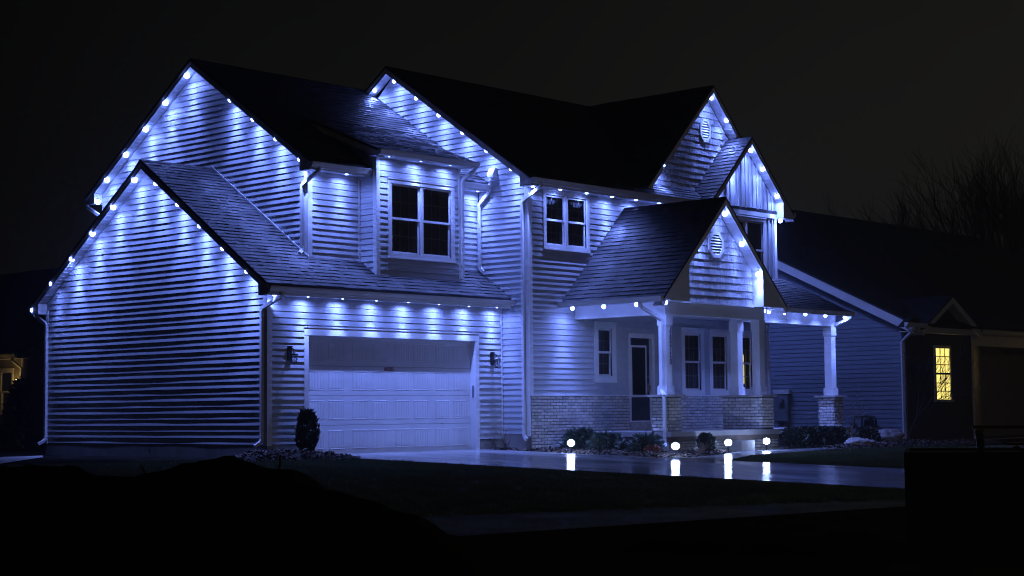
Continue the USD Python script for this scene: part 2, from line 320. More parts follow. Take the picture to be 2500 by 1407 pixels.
# ---------------------------------------------------------------- building helpers
BUD = {'siding_board': 300, 'brick': 300, 'shingle': 300, 'shake': 300}
def wall_back(parent, name, axis, c, sgn, poly, mat_='sheathing', th=0.03):
    return obj(name, MB().extr(axis, poly, c-sgn*0.004, c-sgn*(0.004+th)), mat_, parent)
def siding(parent, name, axis, c, sgn, poly, z0, m='siding', e=0.127, t=0.0145, holes=(), seed=0, ustep=0.5, limit=None):
    g = Polygon(poly)
    for h in holes: g = g.difference(sbox(*h))
    w = wall_back(parent, name, axis, c, sgn, g)
    x0, y0, x1, y1 = g.bounds; r = np.random.default_rng(seed+11); rest = MB(); k = 0; z = z0
    while z < y1:
        band = g.intersection(sbox(x0-1, z, x1+1, z+e))
        ph = r.uniform(0, 50); tt = t*(1.06 if k % 2 else 0.94)
        for q in getattr(band, 'geoms', [band]):
            if q.geom_type != 'Polygon' or q.area < 1e-4: continue
            mb = MB(); a, _, b, _ = q.bounds; n = max(1, int(math.ceil((b-a)/ustep))); us = np.linspace(a, b, n+1)
            def dep(u, v):
                wob = 0.0010*math.sin(u*1.3+ph) + 0.0006*math.sin(u*3.1+ph*1.7)
                return (tt+wob)*max(0.0, 1-(v-z)/e) + 0.0015
            for i in range(n):
                s_ = q if n == 1 else q.intersection(sbox(us[i], z-1, us[i+1], z+1))
                for p in getattr(s_, 'geoms', [s_]):
                    if p.geom_type != 'Polygon' or p.area < 1e-6: continue
                    r_ = list(p.exterior.coords)[:-1]
                    mb.fan([pt(axis, u, v, c+sgn*dep(u, v)) for u, v in r_])
                    low = sorted([u for u, v in r_ if v < z+1e-6])
                    if len(low) >= 2:
                        a_, b_ = low[0], low[-1]
                        mb.fan([pt(axis, a_, z, c+sgn*dep(a_, z)), pt(axis, b_, z, c+sgn*dep(b_, z)), pt(axis, b_, z, c-sgn*0.004), pt(axis, a_, z, c-sgn*0.004)])
            if limit is None and BUD['siding_board'] > 0:
                BUD['siding_board'] -= 1; obj('siding_board', mb, m, w)
            elif limit is not None and limit > 0: limit -= 1; obj('siding_board', mb, m, w)
            else: rest.join(mb)
        z += e; k += 1
    if rest.v: tag(obj('siding_boards', rest, m, w), kind='stuff')
    return w
def bricks(parent, name, axis, c, sgn, rects, zbase, L=0.203, H=0.062, gap=0.011, proud=0.013, seed=0, wall=True):
    back = MB()
    for u0, u1, v0, v1 in rects: back.bx(axis, u0, u1, v0, v1, c, c-sgn*0.05)
    w = obj(name, back, 'mortar', parent); r = np.random.default_rng(seed+5); rest = {}
    for u0, u1, v0, v1 in rects:
        k0 = int(math.floor((v0-zbase)/(H+gap)))
        k = k0
        while zbase+k*(H+gap) < v1-0.01:
            zb = max(v0, zbase+k*(H+gap)+gap/2); zt = min(v1, zbase+k*(H+gap)+H+gap/2)
            off = -(0 if k % 2 else (L+gap)/2); u = u0+off
            while u < u1-0.01:
                a, b = max(u0, u+gap/2), min(u1, u+L+gap/2)
                if b-a > 0.025 and zt-zb > 0.02:
                    j = r.uniform(-0.004, 0.004, 6); pr = proud+r.uniform(-0.003, 0.004); ch = 0.007
                    A0, A1, Z0, Z1 = a+j[0], b+j[1], zb+j[2]*0.6, zt+j[3]*0.6
                    o_ = [pt(axis, q, z_, c) for q, z_ in ((A0, Z0), (A1, Z0), (A1, Z1), (A0, Z1))]
                    i_ = [pt(axis, q, z_, c+sgn*pr) for q, z_ in ((A0+ch, Z0+ch), (A1-ch, Z0+ch), (A1-ch, Z1-ch), (A0+ch, Z1-ch))]
                    mb = MB().fan(i_)
                    for s_ in range(4): mb.fan([o_[s_], o_[(s_+1) % 4], i_[(s_+1) % 4], i_[s_]])
                    mm = ('brick_a', 'brick_b', 'brick_c')[r.choice(3, p=(.5, .25, .25))]
                    if BUD['brick'] > 0: BUD['brick'] -= 1; obj('brick', mb, mm, w)
                    else: rest.setdefault(mm, MB()).join(mb)
                u += L+gap
            k += 1
    for mm, mb in rest.items(): tag(obj('bricks', mb, mm, w), kind='stuff')
    return w
def shingles(parent, o3, ud, vd, poly, e=0.142, seed=0, indiv=0, name='shingle_field', mats=('shingle', 'shingle_dark', 'shingle_pale')):
    """courses of laminated tabs on a roof plane; poly convex in (u, v), v up the slope"""
    o3, ud, vd = map(lambda q: np.asarray(q, float), (o3, ud, vd)); nd = np.cross(ud, vd); nd /= np.linalg.norm(nd)
    if nd[2] < 0: nd = -nd
    r = np.random.default_rng(seed+21); us = [p[0] for p in poly]; vs = [p[1] for p in poly]; rest = {}
    v = min(vs)
    while v < max(vs):
        u = min(us) - r.uniform(0, .3)
        while u < max(us):
            w = r.uniform(0.10, 0.30); q = [(u, v), (u+w, v), (u+w, v+e), (u, v+e)]
            cl = q
            for i in range(len(poly)):
                (a, b), (c, d) = poly[i], poly[(i+1) % len(poly)]; nx, ny = (d-b), -(c-a)
                cl = clip(cl, nx, ny, nx*a+ny*b)
                if len(cl) < 3: break
            u += w
            if len(cl) < 3: continue
            th = r.choice([0.007, 0.016]) + r.uniform(-.002, .002)
            P = lambda a, b, h: tuple(o3 + ud*a + vd*b + nd*h)
            mb = MB().fan([P(a, b, 0.004+th*(1-(b-v)/e)) for a, b in cl])
            low = sorted([a for a, b in cl if b < v+1e-6])
            if len(low) >= 2: mb.fan([P(low[0], v, 0.004+th), P(low[-1], v, 0.004+th), P(low[-1], v, 0), P(low[0], v, 0)])
            mm = mats[r.choice(3, p=(.55, .25, .20))]
            if indiv > 0 and BUD['shingle'] > 0: indiv -= 1; BUD['shingle'] -= 1; obj('shingle', mb, mm, parent)
            else: rest.setdefault(mm, MB()).join(mb)
        v += e
    for mm, mb in rest.items(): tag(obj(name, mb, mm, parent), kind='stuff')
def shakes(parent, name, axis, c, sgn, poly, z0, e=0.165, seed=0):
    g = Polygon(poly); w = wall_back(parent, name, axis, c, sgn, g); r = np.random.default_rng(seed+31); rest = {}
    pl = list(g.exterior.coords)[:-1]
    if g.exterior.is_ccw is False: pl = pl[::-1]
    z = z0; x0, _, x1, y1 = g.bounds
    while z < y1:
        u = x0 - r.uniform(0, .1)
        while u < x1:
            wd = r.uniform(0.09, 0.21); lo = z + r.uniform(-0.002, 0.002)
            cl = [(u+.002, lo), (u+wd-.002, lo), (u+wd-.002, z+e), (u+.002, z+e)]
            for i in range(len(pl)):
                (a, b), (cc, d) = pl[i], pl[(i+1) % len(pl)]; nx, ny = (d-b), -(cc-a); cl = clip(cl, nx, ny, nx*a+ny*b)
                if len(cl) < 3: break
            u += wd
            if len(cl) < 3: continue
            t = 0.019 + r.uniform(-.004, .005)
            fr = [pt(axis, a, b, c+sgn*(0.002+t*max(0, 1-(b-z)/e))) for a, b in cl]; bk = [pt(axis, a, b, c) for a, b in cl]
            mb = MB().fan(fr)
            for i in range(len(cl)): j = (i+1) % len(cl); mb.fan([fr[i], fr[j], bk[j], bk[i]])
            mm = ('shake_a', 'shake_b', 'shake_c')[r.choice(3, p=(.5, .25, .25))]
            if BUD['shake'] > 0: BUD['shake'] -= 1; obj('shake', mb, mm, w)
            else: rest.setdefault(mm, MB()).join(mb)
        z += e
    for mm, mb in rest.items(): tag(obj('shakes', mb, mm, w), kind='stuff')
    return w
def gable_roof(parent, axis, c_out, c_in, wall_c, ru, rz, slope, uL, uR, fh=0.20, deck='shingle_dark', soff=True, trim='trim_white', far=False):
    """ridge along axis; open gable end at c_out with fascia and soffit up to the wall at wall_c"""
    s = 1 if c_in > c_out else -1; zl, zr = rz-slope*(ru-uL), rz-slope*(uR-ru); t = 0.05
    d = obj('roof', MB().extr(axis, [(uL, zl), (ru, rz), (uR, zr), (uR, zr-t), (ru, rz-t), (uL, zl-t)], c_out, c_in), deck, parent)
    for (a, za) in ((uL, zl), (uR, zr)):
        g = 0.012
        obj('rake_fascia', MB().extr(axis, [(a, za-t-.001), (ru, rz-t-.001), (ru, rz-fh), (a, za-fh)], c_out+s*g, c_out+s*(g+.025)), trim, d)
        obj('rake_fascia', MB().extr(axis, [(a, za-t-.001), (ru, rz-t-.001), (ru, rz-t-.055), (a, za-t-.055)], c_out+s*(g-.008), c_out+s*g), trim, d)
        if soff:
            n = 24; sm = MB().extr(axis, [(a, za-fh+.03), (ru, rz-fh+.03), (ru, rz-fh+.018), (a, za-fh+.018)], c_out+s*(g+.026), wall_c)
            L = abs(ru-a)
            for i in range(int(L/0.1)):
                u = a+(ru-a)*(i+.5)*0.1/L; z_ = za+(rz-za)*(i+.5)*0.1/L
                du = .008*(1 if ru > a else -1); dz_ = slope*.008
                sm.extr(axis, [(u-du, z_-dz_-fh+.019), (u+du, z_+dz_-fh+.019), (u+du, z_+dz_-fh+.012), (u-du, z_-dz_-fh+.012)], c_out+s*(g+.03), wall_c-s*.012)
            obj('rake_soffit', sm, 'soffit', d)
    return d
def gutter(parent, axis, d0, d1, u, z, s, m='gutter_white'):
    """K-style gutter run along axis; s the outward sign of u"""
    prof = [(u, z), (u, z-.115), (u+s*.07, z-.115), (u+s*.078, z-.085), (u+s*.10, z-.05), (u+s*.108, z-.022), (u+s*.118, z-.018), (u+s*.118, z)]
    return obj('gutter', MB().extr(axis, prof, d0, d1), m, parent)
def eave(parent, axis, d0, d1, u_out, u_wall, z_top, z_soff, m='soffit'):
    s = 1 if u_wall > u_out else -1
    obj('eave_fascia', MB().bx(axis, u_out, u_out+s*.022, z_soff-.01, z_top, d0, d1), 'trim_white', parent)
    obj('eave_soffit', MB().bx(axis, u_out+s*.023, u_wall, z_soff, z_soff+.014, d0, d1), m, parent)
def downspout(parent, pts, m='gutter_white', w=.075, d=.055, first=None):
    # insert short segments at the bends so that the box tube stays even
    P = [np.array(p, float) for p in pts]; out = [P[0]]
    for i in range(1, len(P)-1):
        a, b = P[i]-P[i-1], P[i+1]-P[i]; la, lb = np.linalg.norm(a), np.linalg.norm(b); k = min(.05, la*.4, lb*.4)
        out += [P[i]-a/la*k, P[i]-a/la*k*.3+b/lb*k*.3-0*a, P[i]+b/lb*k]
    out.append(P[-1]); mb = MB().tube(out, 0, sides=4, rect=(w, d))
    return obj('downspout', mb, m, parent)
def window(parent, axis, c, sgn, u0, u1, z0, z1, units=1, tw=0.09, cols=3, rows=2, sub=None, trim='trim_white', lower_grid=True, back='blind', name='window', back_d=0.10):
    o = lambda a: c+sgn*a
    cas = MB(); cas.bx(axis, u0, u1, z1-tw, z1, o(.002), o(.030)); cas.bx(axis, u0, u1, z0, z0+tw, o(.002), o(.030))
    cas.bx(axis, u0, u0+tw, z0+tw, z1-tw, o(.002), o(.027)); cas.bx(axis, u1-tw, u1, z0+tw, z1-tw, o(.002), o(.027))
    cas.bx(axis, u0-.012, u1+.012, z1-.02, z1+.008, o(.0), o(.042)); cas.bx(axis, u0-.012, u1+.012, z0-.01, z0+.022, o(.0), o(.045))
    w = obj(name, cas, trim, parent)
    a0, a1, b0, b1 = u0+tw, u1-tw, z0+tw, z1-tw; mw = 0.085; uw = (a1-a0-(units-1)*mw)/units
    for k in range(units):
        p0 = a0+k*(uw+mw); p1 = p0+uw; fr = .045; zm = (b0+b1)/2
        if k: obj('mullion', MB().bx(axis, p0-mw, p0, b0, b1, o(-.02), o(.02)), trim, w)
        up = MB(); lo = MB()
        for mb, q0, q1, dd in ((lo, b0, zm+.018, -.045), (up, zm-.018, b1, -.025)):
            mb.bx(axis, p0, p0+fr, q0, q1, o(dd-.012), o(dd+.012)); mb.bx(axis, p1-fr, p1, q0, q1, o(dd-.012), o(dd+.012))
            mb.bx(axis, p0+fr, p1-fr, q0, q0+fr, o(dd-.011), o(dd+.011)); mb.bx(axis, p0+fr, p1-fr, q1-fr, q1, o(dd-.011), o(dd+.011))
        obj('sash', up, trim, w); obj('sash', lo, trim, w)
        for (q0, q1, dd, grid) in ((zm-.018, b1, -.025, True), (b0, zm+.018, -.045, lower_grid)):
            g0, g1, h0, h1 = p0+fr, p1-fr, q0+fr, q1-fr
            obj('pane', MB().fan([pt(axis, g0, h0, o(dd)), pt(axis, g1, h0, o(dd)), pt(axis, g1, h1, o(dd)), pt(axis, g0, h1, o(dd))]), 'glass', w)
            if grid:
                mu = MB()
                for i in range(1, cols): x = g0+(g1-g0)*i/cols; mu.bx(axis, x-.011, x+.011, h0, h1, o(dd-.012), o(dd-.004))
                for i in range(1, rows): z_ = h0+(h1-h0)*i/rows; mu.bx(axis, g0, g1, z_-.011, z_+.011, o(dd-.0125), o(dd-.0045))
                obj('muntin', mu, 'muntin', w)
    if back: obj('blind', MB().bx(axis, a0-.05, a1+.05, b0-.05, b1+.05, o(-back_d), o(-back_d-.01)), back, w)
    return w

# ================================================================ THE HOUSE
H = thing('two_storey_house', 'large two storey house with garage and porch, outlined in blue lights', 'house')
X1, YM = 6.87, -0.83
# ---- roof planes
LR = lambda y: 6.10+.68*(y-3.99)       # garage roof front slope
UR = lambda y: 8.65+.667*(y-4.52)      # upper storey over the garage
MR = lambda y: 9.09+.68*(y-3.57)       # main roof
# ---- garage block
siding(H, 'garage_wall', 'x', 0.0, -1, [(0.0, 0), (7.98, 0), (7.98, 3.20), (3.99, 5.915), (0.0, 3.20)], 0.0, seed=1)
siding(H, 'garage_wall', 'y', 0.0, -1, [(0.10, 0), (6.80, 0), (6.80, 2.97), (0.10, 2.97)], 0.0, holes=[(0.94, -1, 6.07, 2.362)], seed=2)
obj('foundation', MB().box(0.03, X1, 0.30, 7.95, -0.6, -0.275), 'concrete', H)
obj('foundation', MB().box(-0.012, 0.02, -0.012, 7.97, -0.55, -0.012).box(0.02, 0.94, -0.012, 0.02, -0.55, -0.012).box(6.07, X1-.01, -0.012, 0.02, -0.55, -0.012), 'concrete', H)
for (a, b, c, d, z0, z1) in ((-.022, .012, -.022, .10, -.03, 3.0), (.012, .10, -.022, .012, -.028, 2.97), (-.022, .012, 7.90, 8.0, -.03, 3.05), (-.022, .012, 8.0, 8.012, -.03, 3.05)):
    obj('corner_board', MB().box(a, b, c, d, z0, z1), 'trim_white', H)
obj('corner_board', MB().box(6.80, 6.85, -.020, .01, 0.0, 2.97), 'trim_white', H)
obj('rear_wall', MB().box(0, X1, 7.94, 7.98, -.3, 3.2).box(1.7, X1, 8.2, 8.24, 3, 5.8), 'dull_siding', H)
gr = gable_roof(H, 'x', -0.25, X1+.02, 0.0, 3.99, 6.10, .68, -.30, 8.28)
eave(H, 'x', -0.235, X1-.03, -.30, 0.0, 3.14, 2.965); gutter(H, 'x', -0.245, X1+.10, -.30, 3.125, -1)
eave(H, 'x', -0.235, X1-.03, 8.28, 8.0, 3.14, 2.965); gutter(H, 'x', -0.245, X1, 8.28, 3.125, 1)
obj('eave_return', MB().extr('x', [(-.295, 2.955), (0, 2.955), (0, 3.20), (-.295, 3.0)], -.235, -.003), 'trim_white', H)
obj('eave_return', MB().extr('x', [(8.275, 2.955), (7.99, 2.955), (7.99, 3.20), (8.275, 3.0)], -.235, -.003), 'trim_white', H)
sl = math.hypot(1, .68)
shingles(gr, (-.25, -.30, LR(-.30)), (1, 0, 0), (0, 1/sl, .68/sl), [(0, 0), (X1+.25, 0), (X1+.25, (1.0)*sl), (1.9, (4.29)*sl), (0, (4.29)*sl)], seed=1, indiv=190)
obj('ridge_cap', MB().extr('x', [(3.82, 5.99), (3.99, 6.118), (4.16, 5.99), (4.16, 5.975), (3.99, 6.095), (3.82, 5.975)], -.26, 1.7), 'shingle_dark', gr)
obj('flashing', MB().extr('x', [(.66, LR(.66)+.02), (4.0, LR(4.0)+.02), (4.0, LR(4.0)+.06), (.66, LR(.66)+.06)], 1.640, 1.655), 'gutter_white', gr)
# garage door
gd_c = 0.15
tr = MB().box(.94, 6.07, -.024, .0, 2.20, 2.362).box(.94, 1.06, -.021, .0, -.25, 2.20).box(5.95, 6.07, -.021, .0, -.25, 2.20)
tr.box(1.045, 1.06, 0.001, .17, -.25, 2.20).box(5.95, 5.965, 0.001, .17, -.25, 2.20).box(1.06, 5.95, 0.001, .17, 2.185, 2.20)
tr.box(.928, 6.082, -.034, .0, 2.355, 2.375)
gdoor = obj('garage_door', tr, 'trim_white', H)
for k in range(4):
    z0, z1 = -.245+k*.6115, -.245+(k+1)*.6115-.008
    sec = MB().box(1.06, 5.95, gd_c, gd_c+.04, z0, z1)
    for i in range(8):
        pc = 1.06+.30+ (i//2)*1.2225 + (i % 2)*.56; hw = .215
        a, b, q0, q1 = pc-hw+.03, pc+hw+.03, z0+.11, z1-.10
        def strip(x0, x1, y0, y1, h):
            c_ = [(x0, y0), (x1, y0), (x1, y1), (x0, y1)]; m_ = .006
            i_ = [(x0+m_, y0+m_), (x1-m_, y0+m_), (x1-m_, y1-m_), (x0+m_, y1-m_)]
            sec.fan([(x, gd_c-h, z) for x, z in i_])
            for s_ in range(4): sec.fan([(c_[s_][0], gd_c, c_[s_][1]), (c_[(s_+1) % 4][0], gd_c, c_[(s_+1) % 4][1]), (i_[(s_+1) % 4][0], gd_c-h, i_[(s_+1) % 4][1]), (i_[s_][0], gd_c-h, i_[s_][1])])
        strip(a, b, q0, q0+.022, .0035); strip(a, b, q1-.022, q1, .0035); strip(a, a+.022, q0+.022, q1-.022, .0035); strip(b-.022, b, q0+.022, q1-.022, .0035)
        for j in range(5):
            x = a+.022+(b-a-.044)*(j+.5)/5; strip(x-.029, x+.029, q0+.03, q1-.03, .0022)
    obj('door_section', sec, 'garage_door', gdoor)
obj('bottom_seal', MB().box(1.06, 5.95, gd_c-.01, gd_c+.03, -.268, -.246), 'black_metal', gdoor)
obj('keypad', MB().box(5.938, 5.949, .03, .085, .93, 1.20), 'meter_gray', gdoor)
def text(parent, s, h, m, place, depth=.004, bold=True, name='lettering'):
    tm = meshkit.text_mesh(s, h, depth, bold); v = np.array(tm.vertices); v[:, 0] -= v[:, 0].min(); v[:, 1] -= v[:, 1].min()
    return obj(name, (np.array([place(*p) for p in v]), np.array(tm.faces)), m, parent)
text(gdoor, 'MODEL', .072, 'red_letter', lambda a, b, d: (3.31+a*.84, gd_c-.003-d, 1.50+b))

# ---- storey above the garage
xu, yu = 1.68, 0.73
siding(H, 'upper_wall', 'x', xu, -1, [(yu, LR(yu)-.02), (3.99, 6.08), (8.3, LR(3.99)-.68*(8.3-3.99)), (8.3, 5.93), (4.52, 8.45), (yu, 5.93)], 3.2, seed=3)
siding(H, 'upper_wall', 'y', yu, -1, [(xu+.10, 3.84), (3.17, 3.84), (3.17, 5.72), (xu+.10, 5.72)], 3.87, seed=4)
siding(H, 'upper_wall', 'y', yu, -1, [(5.74, 3.84), (X1-.02, 3.84), (X1-.02, 5.72), (5.74, 5.72)], 3.87, seed=5)
obj('corner_board', MB().box(xu-.022, xu+.012, yu-.022, yu+.10, 3.80, 5.72).box(xu+.012, xu+.10, yu-.022, yu+.012, 3.80, 5.718), 'trim_white', H)
obj('corner_board', MB().box(3.10, 3.15, yu-.022, yu, 3.86, 5.72), 'trim_white', H)
ur = gable_roof(H, 'x', 1.43, X1+.3, xu, 4.52, 8.65, .667, .40, 8.64)
for (a, b) in ((1.445, 3.09), (5.80, X1-.03)):
    eave(H, 'x', a, b, .40, yu, UR(.40)-.045, 5.705); gutter(H, 'x', a-.01, b+.04, .40, UR(.40)-.055, -1)
eave(H, 'x', 1.445, X1, 8.64, 8.3, UR(.40)-.045, 5.705); gutter(H, 'x', 1.43, X1, 8.64, UR(.40)-.055, 1)
obj('eave_return', MB().extr('x', [(.405, 5.69), (yu, 5.69), (yu, 5.93), (.405, 5.74)], 1.445, xu-.003), 'trim_white', H)
obj('eave_return', MB().extr('x', [(8.635, 5.69), (8.3, 5.69), (8.3, 5.93), (8.635, 5.74)], 1.445, xu-.003), 'trim_white', H)
su = math.hypot(1, .667)
shingles(ur, (1.43, .40, UR(.40)), (1, 0, 0), (0, 1/su, .667/su), [(0, 0), (X1-1.43, 0), (X1-1.43, 3.75*su), (X1-1.43-.3, 4.12*su), (0, 4.12*su)], seed=2)
# dormer
SR = lambda y: 6.24+.405*(y+.08)
siding(H, 'dormer_wall', 'x', 3.17, -1, [(.22, LR(.22)-.02), (.73, LR(.73)-.02), (.73, 5.6), (2.25, 7.0), (.22, SR(.22)-.16)], 3.48, seed=6)
siding(H, 'dormer_wall', 'y', .22, -1, [(3.25, 3.50), (5.68, 3.50), (5.68, 6.12), (3.25, 6.12)], 3.55, holes=[(3.50, 3.96, 5.53, 5.68)], seed=7)
obj('dormer_wall', MB().box(5.705, 5.72, .22, 2.4, 3.5, 6.1), 'siding', H)
obj('corner_board', MB().box(3.148, 3.182, .198, .315, 3.5, 6.14).box(3.182, 3.255, .198, .232, 3.50, 6.138), 'trim_white', H)
obj('corner_board', MB().box(5.665, 5.735, .198, .232, 3.46, 6.13), 'trim_white', H)
window(H, 'y', .22, -1, 3.49, 5.54, 3.95, 5.69, units=2, tw=.11)
dr = obj('roof', MB().extr('x', [(-.10, SR(-.10)), (2.4, SR(2.4)), (2.4, SR(2.4)-.05), (-.10, SR(-.10)-.05)], 2.92, 5.98), 'shingle_dark', H)
obj('rake_fascia', MB().extr('x', [(-.10, SR(-.10)-.051), (2.15, SR(2.15)-.051), (2.15, SR(2.15)-.18), (-.10, SR(-.10)-.18)], 2.932, 2.955), 'trim_white', dr)
obj('rake_soffit', MB().extr('x', [(-.08, SR(-.08)-.165), (2.1, SR(2.1)-.165), (2.1, SR(2.1)-.18), (-.08, SR(-.08)-.18)], 2.956, 3.15), 'soffit', dr)
ss = math.hypot(1, .405)
shingles(dr, (2.92, -.10, SR(-.10)), (1, 0, 0), (0, 1/ss, .405/ss), [(0, 0), (3.06, 0), (3.06, 2.42*ss), (0, 2.42*ss)], seed=3)
eave(H, 'x', 2.955, 5.95, -.09, .22, SR(-.09)-.045, 6.105); gutter(H, 'x', 2.93, 5.97, -.09, SR(-.1)-.01, -1)

# ---- main block
siding(H, 'side_wall', 'x', X1, -1, [(YM+.09, .1), (-.02, .1), (-.02, 3.36), (.70, LR(.70)), (.70, 6.10), (4.15, UR(4.15)-.02), (3.57, 8.885), (YM+.09, MR(YM+.09)-.21)], .1, seed=8)
obj('foundation', MB().box(X1-.012, X1+.05, YM-.0, 0, -.6, .098), 'concrete', H)
siding(H, 'front_wall', 'y', YM, -1, [(X1+.10, .96), (16.36, .96), (16.36, 5.72), (X1+.10, 5.72)], .965, holes=[(7.38, 4.33, 9.00, 5.675), (9.14, 1.29, 9.93, 2.70), (10.41, -.5, 11.42, 2.47), (12.54, .90, 13.48, 2.66), (13.72, .90, 14.62, 2.66), (14.86, .90, 15.76, 2.66)], seed=9)
obj('corner_board', MB().box(X1-.022, X1+.012, YM-.022, YM+.10, .05, 5.70).box(X1+.012, X1+.10, YM-.022, YM+.012, .96, 5.698), 'trim_white', H)
obj('corner_board', MB().box(16.34, 16.44, YM-.022, YM+.012, .15, 5.70).box(16.405, 16.44, YM+.012, YM+.1, .15, 5.70), 'trim_white', H)
obj('right_wall', MB().box(16.395, 16.42, YM+.012, 7.9, -.4, 5.7).extr('x', [(YM, 5.7), (7.95, 5.7), (3.57, 8.85)], 16.395, 16.42), 'dull_siding', H)
obj('rear_wall', MB().box(X1, 16.4, 7.9, 7.94, -.4, 5.8), 'dull_siding', H)
obj('floor', MB().box(X1+.05, 16.38, YM+.06, 7.85, 2.86, 2.90).box(X1+.05, 16.38, YM+.06, 7.85, .10, .13).box(X1+.05, 16.38, 2.0, 2.05, .13, 2.86), 'dark_room', H)
mr = gable_roof(H, 'x', X1-.28, 16.73, X1, 3.57, 9.09, .68, -1.17, 8.31)
eave(H, 'x', X1-.265, 16.70, -1.17, YM, 5.80, 5.695); gutter(H, 'x', X1-.275, 13.35, -1.17, 5.855, -1)
eave(H, 'x', X1-.265, 16.70, 8.31, 7.94, 5.80, 5.695)
obj('eave_return', MB().extr('x', [(-1.165, 5.68), (YM, 5.68), (YM, 5.90), (-1.165, 5.72)], X1-.265, X1-.003), 'trim_white', H)
shingles(mr, (X1-.28, -1.17, MR(-1.17)), (1, 0, 0), (0, 1/sl, .68/sl), [(0, 0), (10.1, 0), (10.1, 4.7*sl), (0, 4.7*sl)], seed=4)
# vent hood on the side wall
vh = MB().extr('y', [(X1-.012, 6.02), (X1-.15, 6.02), (X1-.15, 6.08), (X1-.07, 6.23), (X1-.012, 6.23)], .12, .30)
obj('vent_hood', vh, 'trim_white', H)
# upstairs window, front
window(H, 'y', YM, -1, 7.37, 9.01, 4.32, 5.685, units=2, tw=.10)
# ground floor: brick base, entry window, door, bay of three windows
bricks(H, 'brick_wall', 'y', YM-.03, -1, [(X1+.0, 10.41, -.36, .955)], -.36, seed=1)
bricks(H, 'brick_wall', 'y', YM-.03, -1, [(11.42, 16.40, .12, .955)], -.36, seed=2)
obj('brick_ledge', MB().box(X1, 10.41, YM-.055, YM, .956, .985).box(11.42, 16.42, YM-.055, YM, .956, .985), 'trim_white', H)
window(H, 'y', YM, -1, 9.13, 9.94, 1.28, 2.705, tw=.15, cols=2)
window(H, 'y', YM, -1, 12.53, 13.49, .965, 2.67, tw=.14)
window(H, 'y', YM, -1, 13.71, 14.63, .965, 2.67, tw=.14)
w3 = window(H, 'y', YM, -1, 14.85, 15.77, .965, 2.67, tw=.14, back=None)
obj('curtain', MB().box(14.95, 15.70, YM+.5, YM+.52, 1.0, 2.6), 'blind', w3)
obj('lit_strip', MB().box(15.33, 15.43, YM+.11, YM+.13, 1.28, 2.05), 'lit_strip', w3)
dt = MB().box(10.40, 11.43, YM-.03, YM, 2.36, 2.475).box(10.40, 10.49, YM-.028, YM, .36, 2.36).box(11.32, 11.43, YM-.028, YM, .36, 2.36)
dt.box(10.49, 10.50, YM, YM+.08, .36, 2.36).box(11.31, 11.32, YM, YM+.10, .36, 2.36).box(10.40, 11.43, YM-.045, YM+.1, .33, .36)
door = obj('front_door', dt, 'trim_white', H)
obj('door_leaf', MB().box(10.50, 11.31, YM+.06, YM+.10, .362, 2.36), 'door_dark', door)
df = MB(); 
for a, b, c, d in ((10.58, 11.20, 2.14, 2.19), (10.58, 11.20, .93, .985), (10.58, 10.625, .985, 2.14), (11.155, 11.20, .985, 2.14)): df.box(a, b, YM+.045, YM+.06, c, d)
obj('lite_frame', df, 'trim_white', door)
obj('pane', MB().fan([(10.625, YM+.052, .985), (11.155, YM+.052, .985), (11.155, YM+.052, 2.14), (10.625, YM+.052, 2.14)]), 'glass', door)
obj('door_panel', MB().box(10.62, 11.16, YM+.052, YM+.06, .47, .74).box(10.62, 11.16, YM+.052, YM+.06, .77, .85), 'door_dark', door)
obj('handle', MB().box(11.235, 11.275, YM+.04, YM+.06, 1.05, 1.27).tube([(11.255, YM+.02, 1.22), (11.255, YM-.01, 1.20), (11.255, YM-.01, 1.10), (11.255, YM+.03, 1.06)], .012), 'bronze', door)
obj('deadbolt', MB().ball((11.255, YM+.045, 1.42), .03, 10, 6), 'bronze', door)
sb = MB()
for i in range(14): a = 10.42+i*.0715; sb.box(a, a+.06, YM-.07, YM-.0, .135, .325)
obj('soldier_brick', sb, 'brick_b', H)

# ---- gable A (shakes) and bay B (board and batten) on the second storey
xa, ya = 14.08, -.58
shakes(H, 'shake_gable', 'y', ya, -1, [(11.35, 6.22), (16.55, 6.22), (14.08, 8.80)], 6.22, seed=1)
obj('skirt_flashing', MB().box(11.3, 13.6, ya-.03, ya+.0, 6.20, 6.235), 'gutter_white', H)
ga = gable_roof(H, 'y', -.88, 3.5, ya, xa, 9.02, 1.02, 11.18, 16.98)
shingles(ga, (11.18, -.88, 9.02-1.02*2.90), (0, 1, 0), (1/1.4284, 0, 1.02/1.4284), [(0, 0), (.5, 0), (4.0, 2.9*1.4284), (0, 2.9*1.4284)], seed=5)
def octo_vent(parent, cx, cz, y, w, h):
    o_ = [(cx+math.cos(math.pi/8+k*math.pi/4)*w/2*1.08, cz+math.sin(math.pi/8+k*math.pi/4)*h/2*1.08) for k in range(8)]
    i_ = Polygon([(cx+(a-cx)*.74, cz+(b-cz)*.78) for a, b in o_]); f_ = Polygon(o_).difference(i_)
    v = obj('gable_vent', MB().extr('y', f_, y-.05, y-.018), 'trim_white', parent)
    obj('vent_back', MB().extr('y', Polygon(o_).buffer(-.01), y-.018, y-.012), 'sheathing', v)
    n = 7; x0, z0, x1, z1 = i_.bounds
    for k in range(n):
        a, b = z0+(z1-z0)*(k+.08)/n, z0+(z1-z0)*(k+.66)/n
        s_ = i_.intersection(sbox(x0, a, x1, b))
        if s_.area < 1e-5: continue
        sx0, _, sx1, _ = s_.bounds
        obj('slat', MB().extr('x', [(y-.044, a), (y-.040, a-.002), (y-.021, b-.002), (y-.025, b)], sx0, sx1), 'trim_white', v)
octo_vent(H, 14.04, 7.86, ya, .46, .62); octo_vent(H, 10.31, 4.40, -3.52, .60, .60)
yb, xbc = -1.13, 15.03
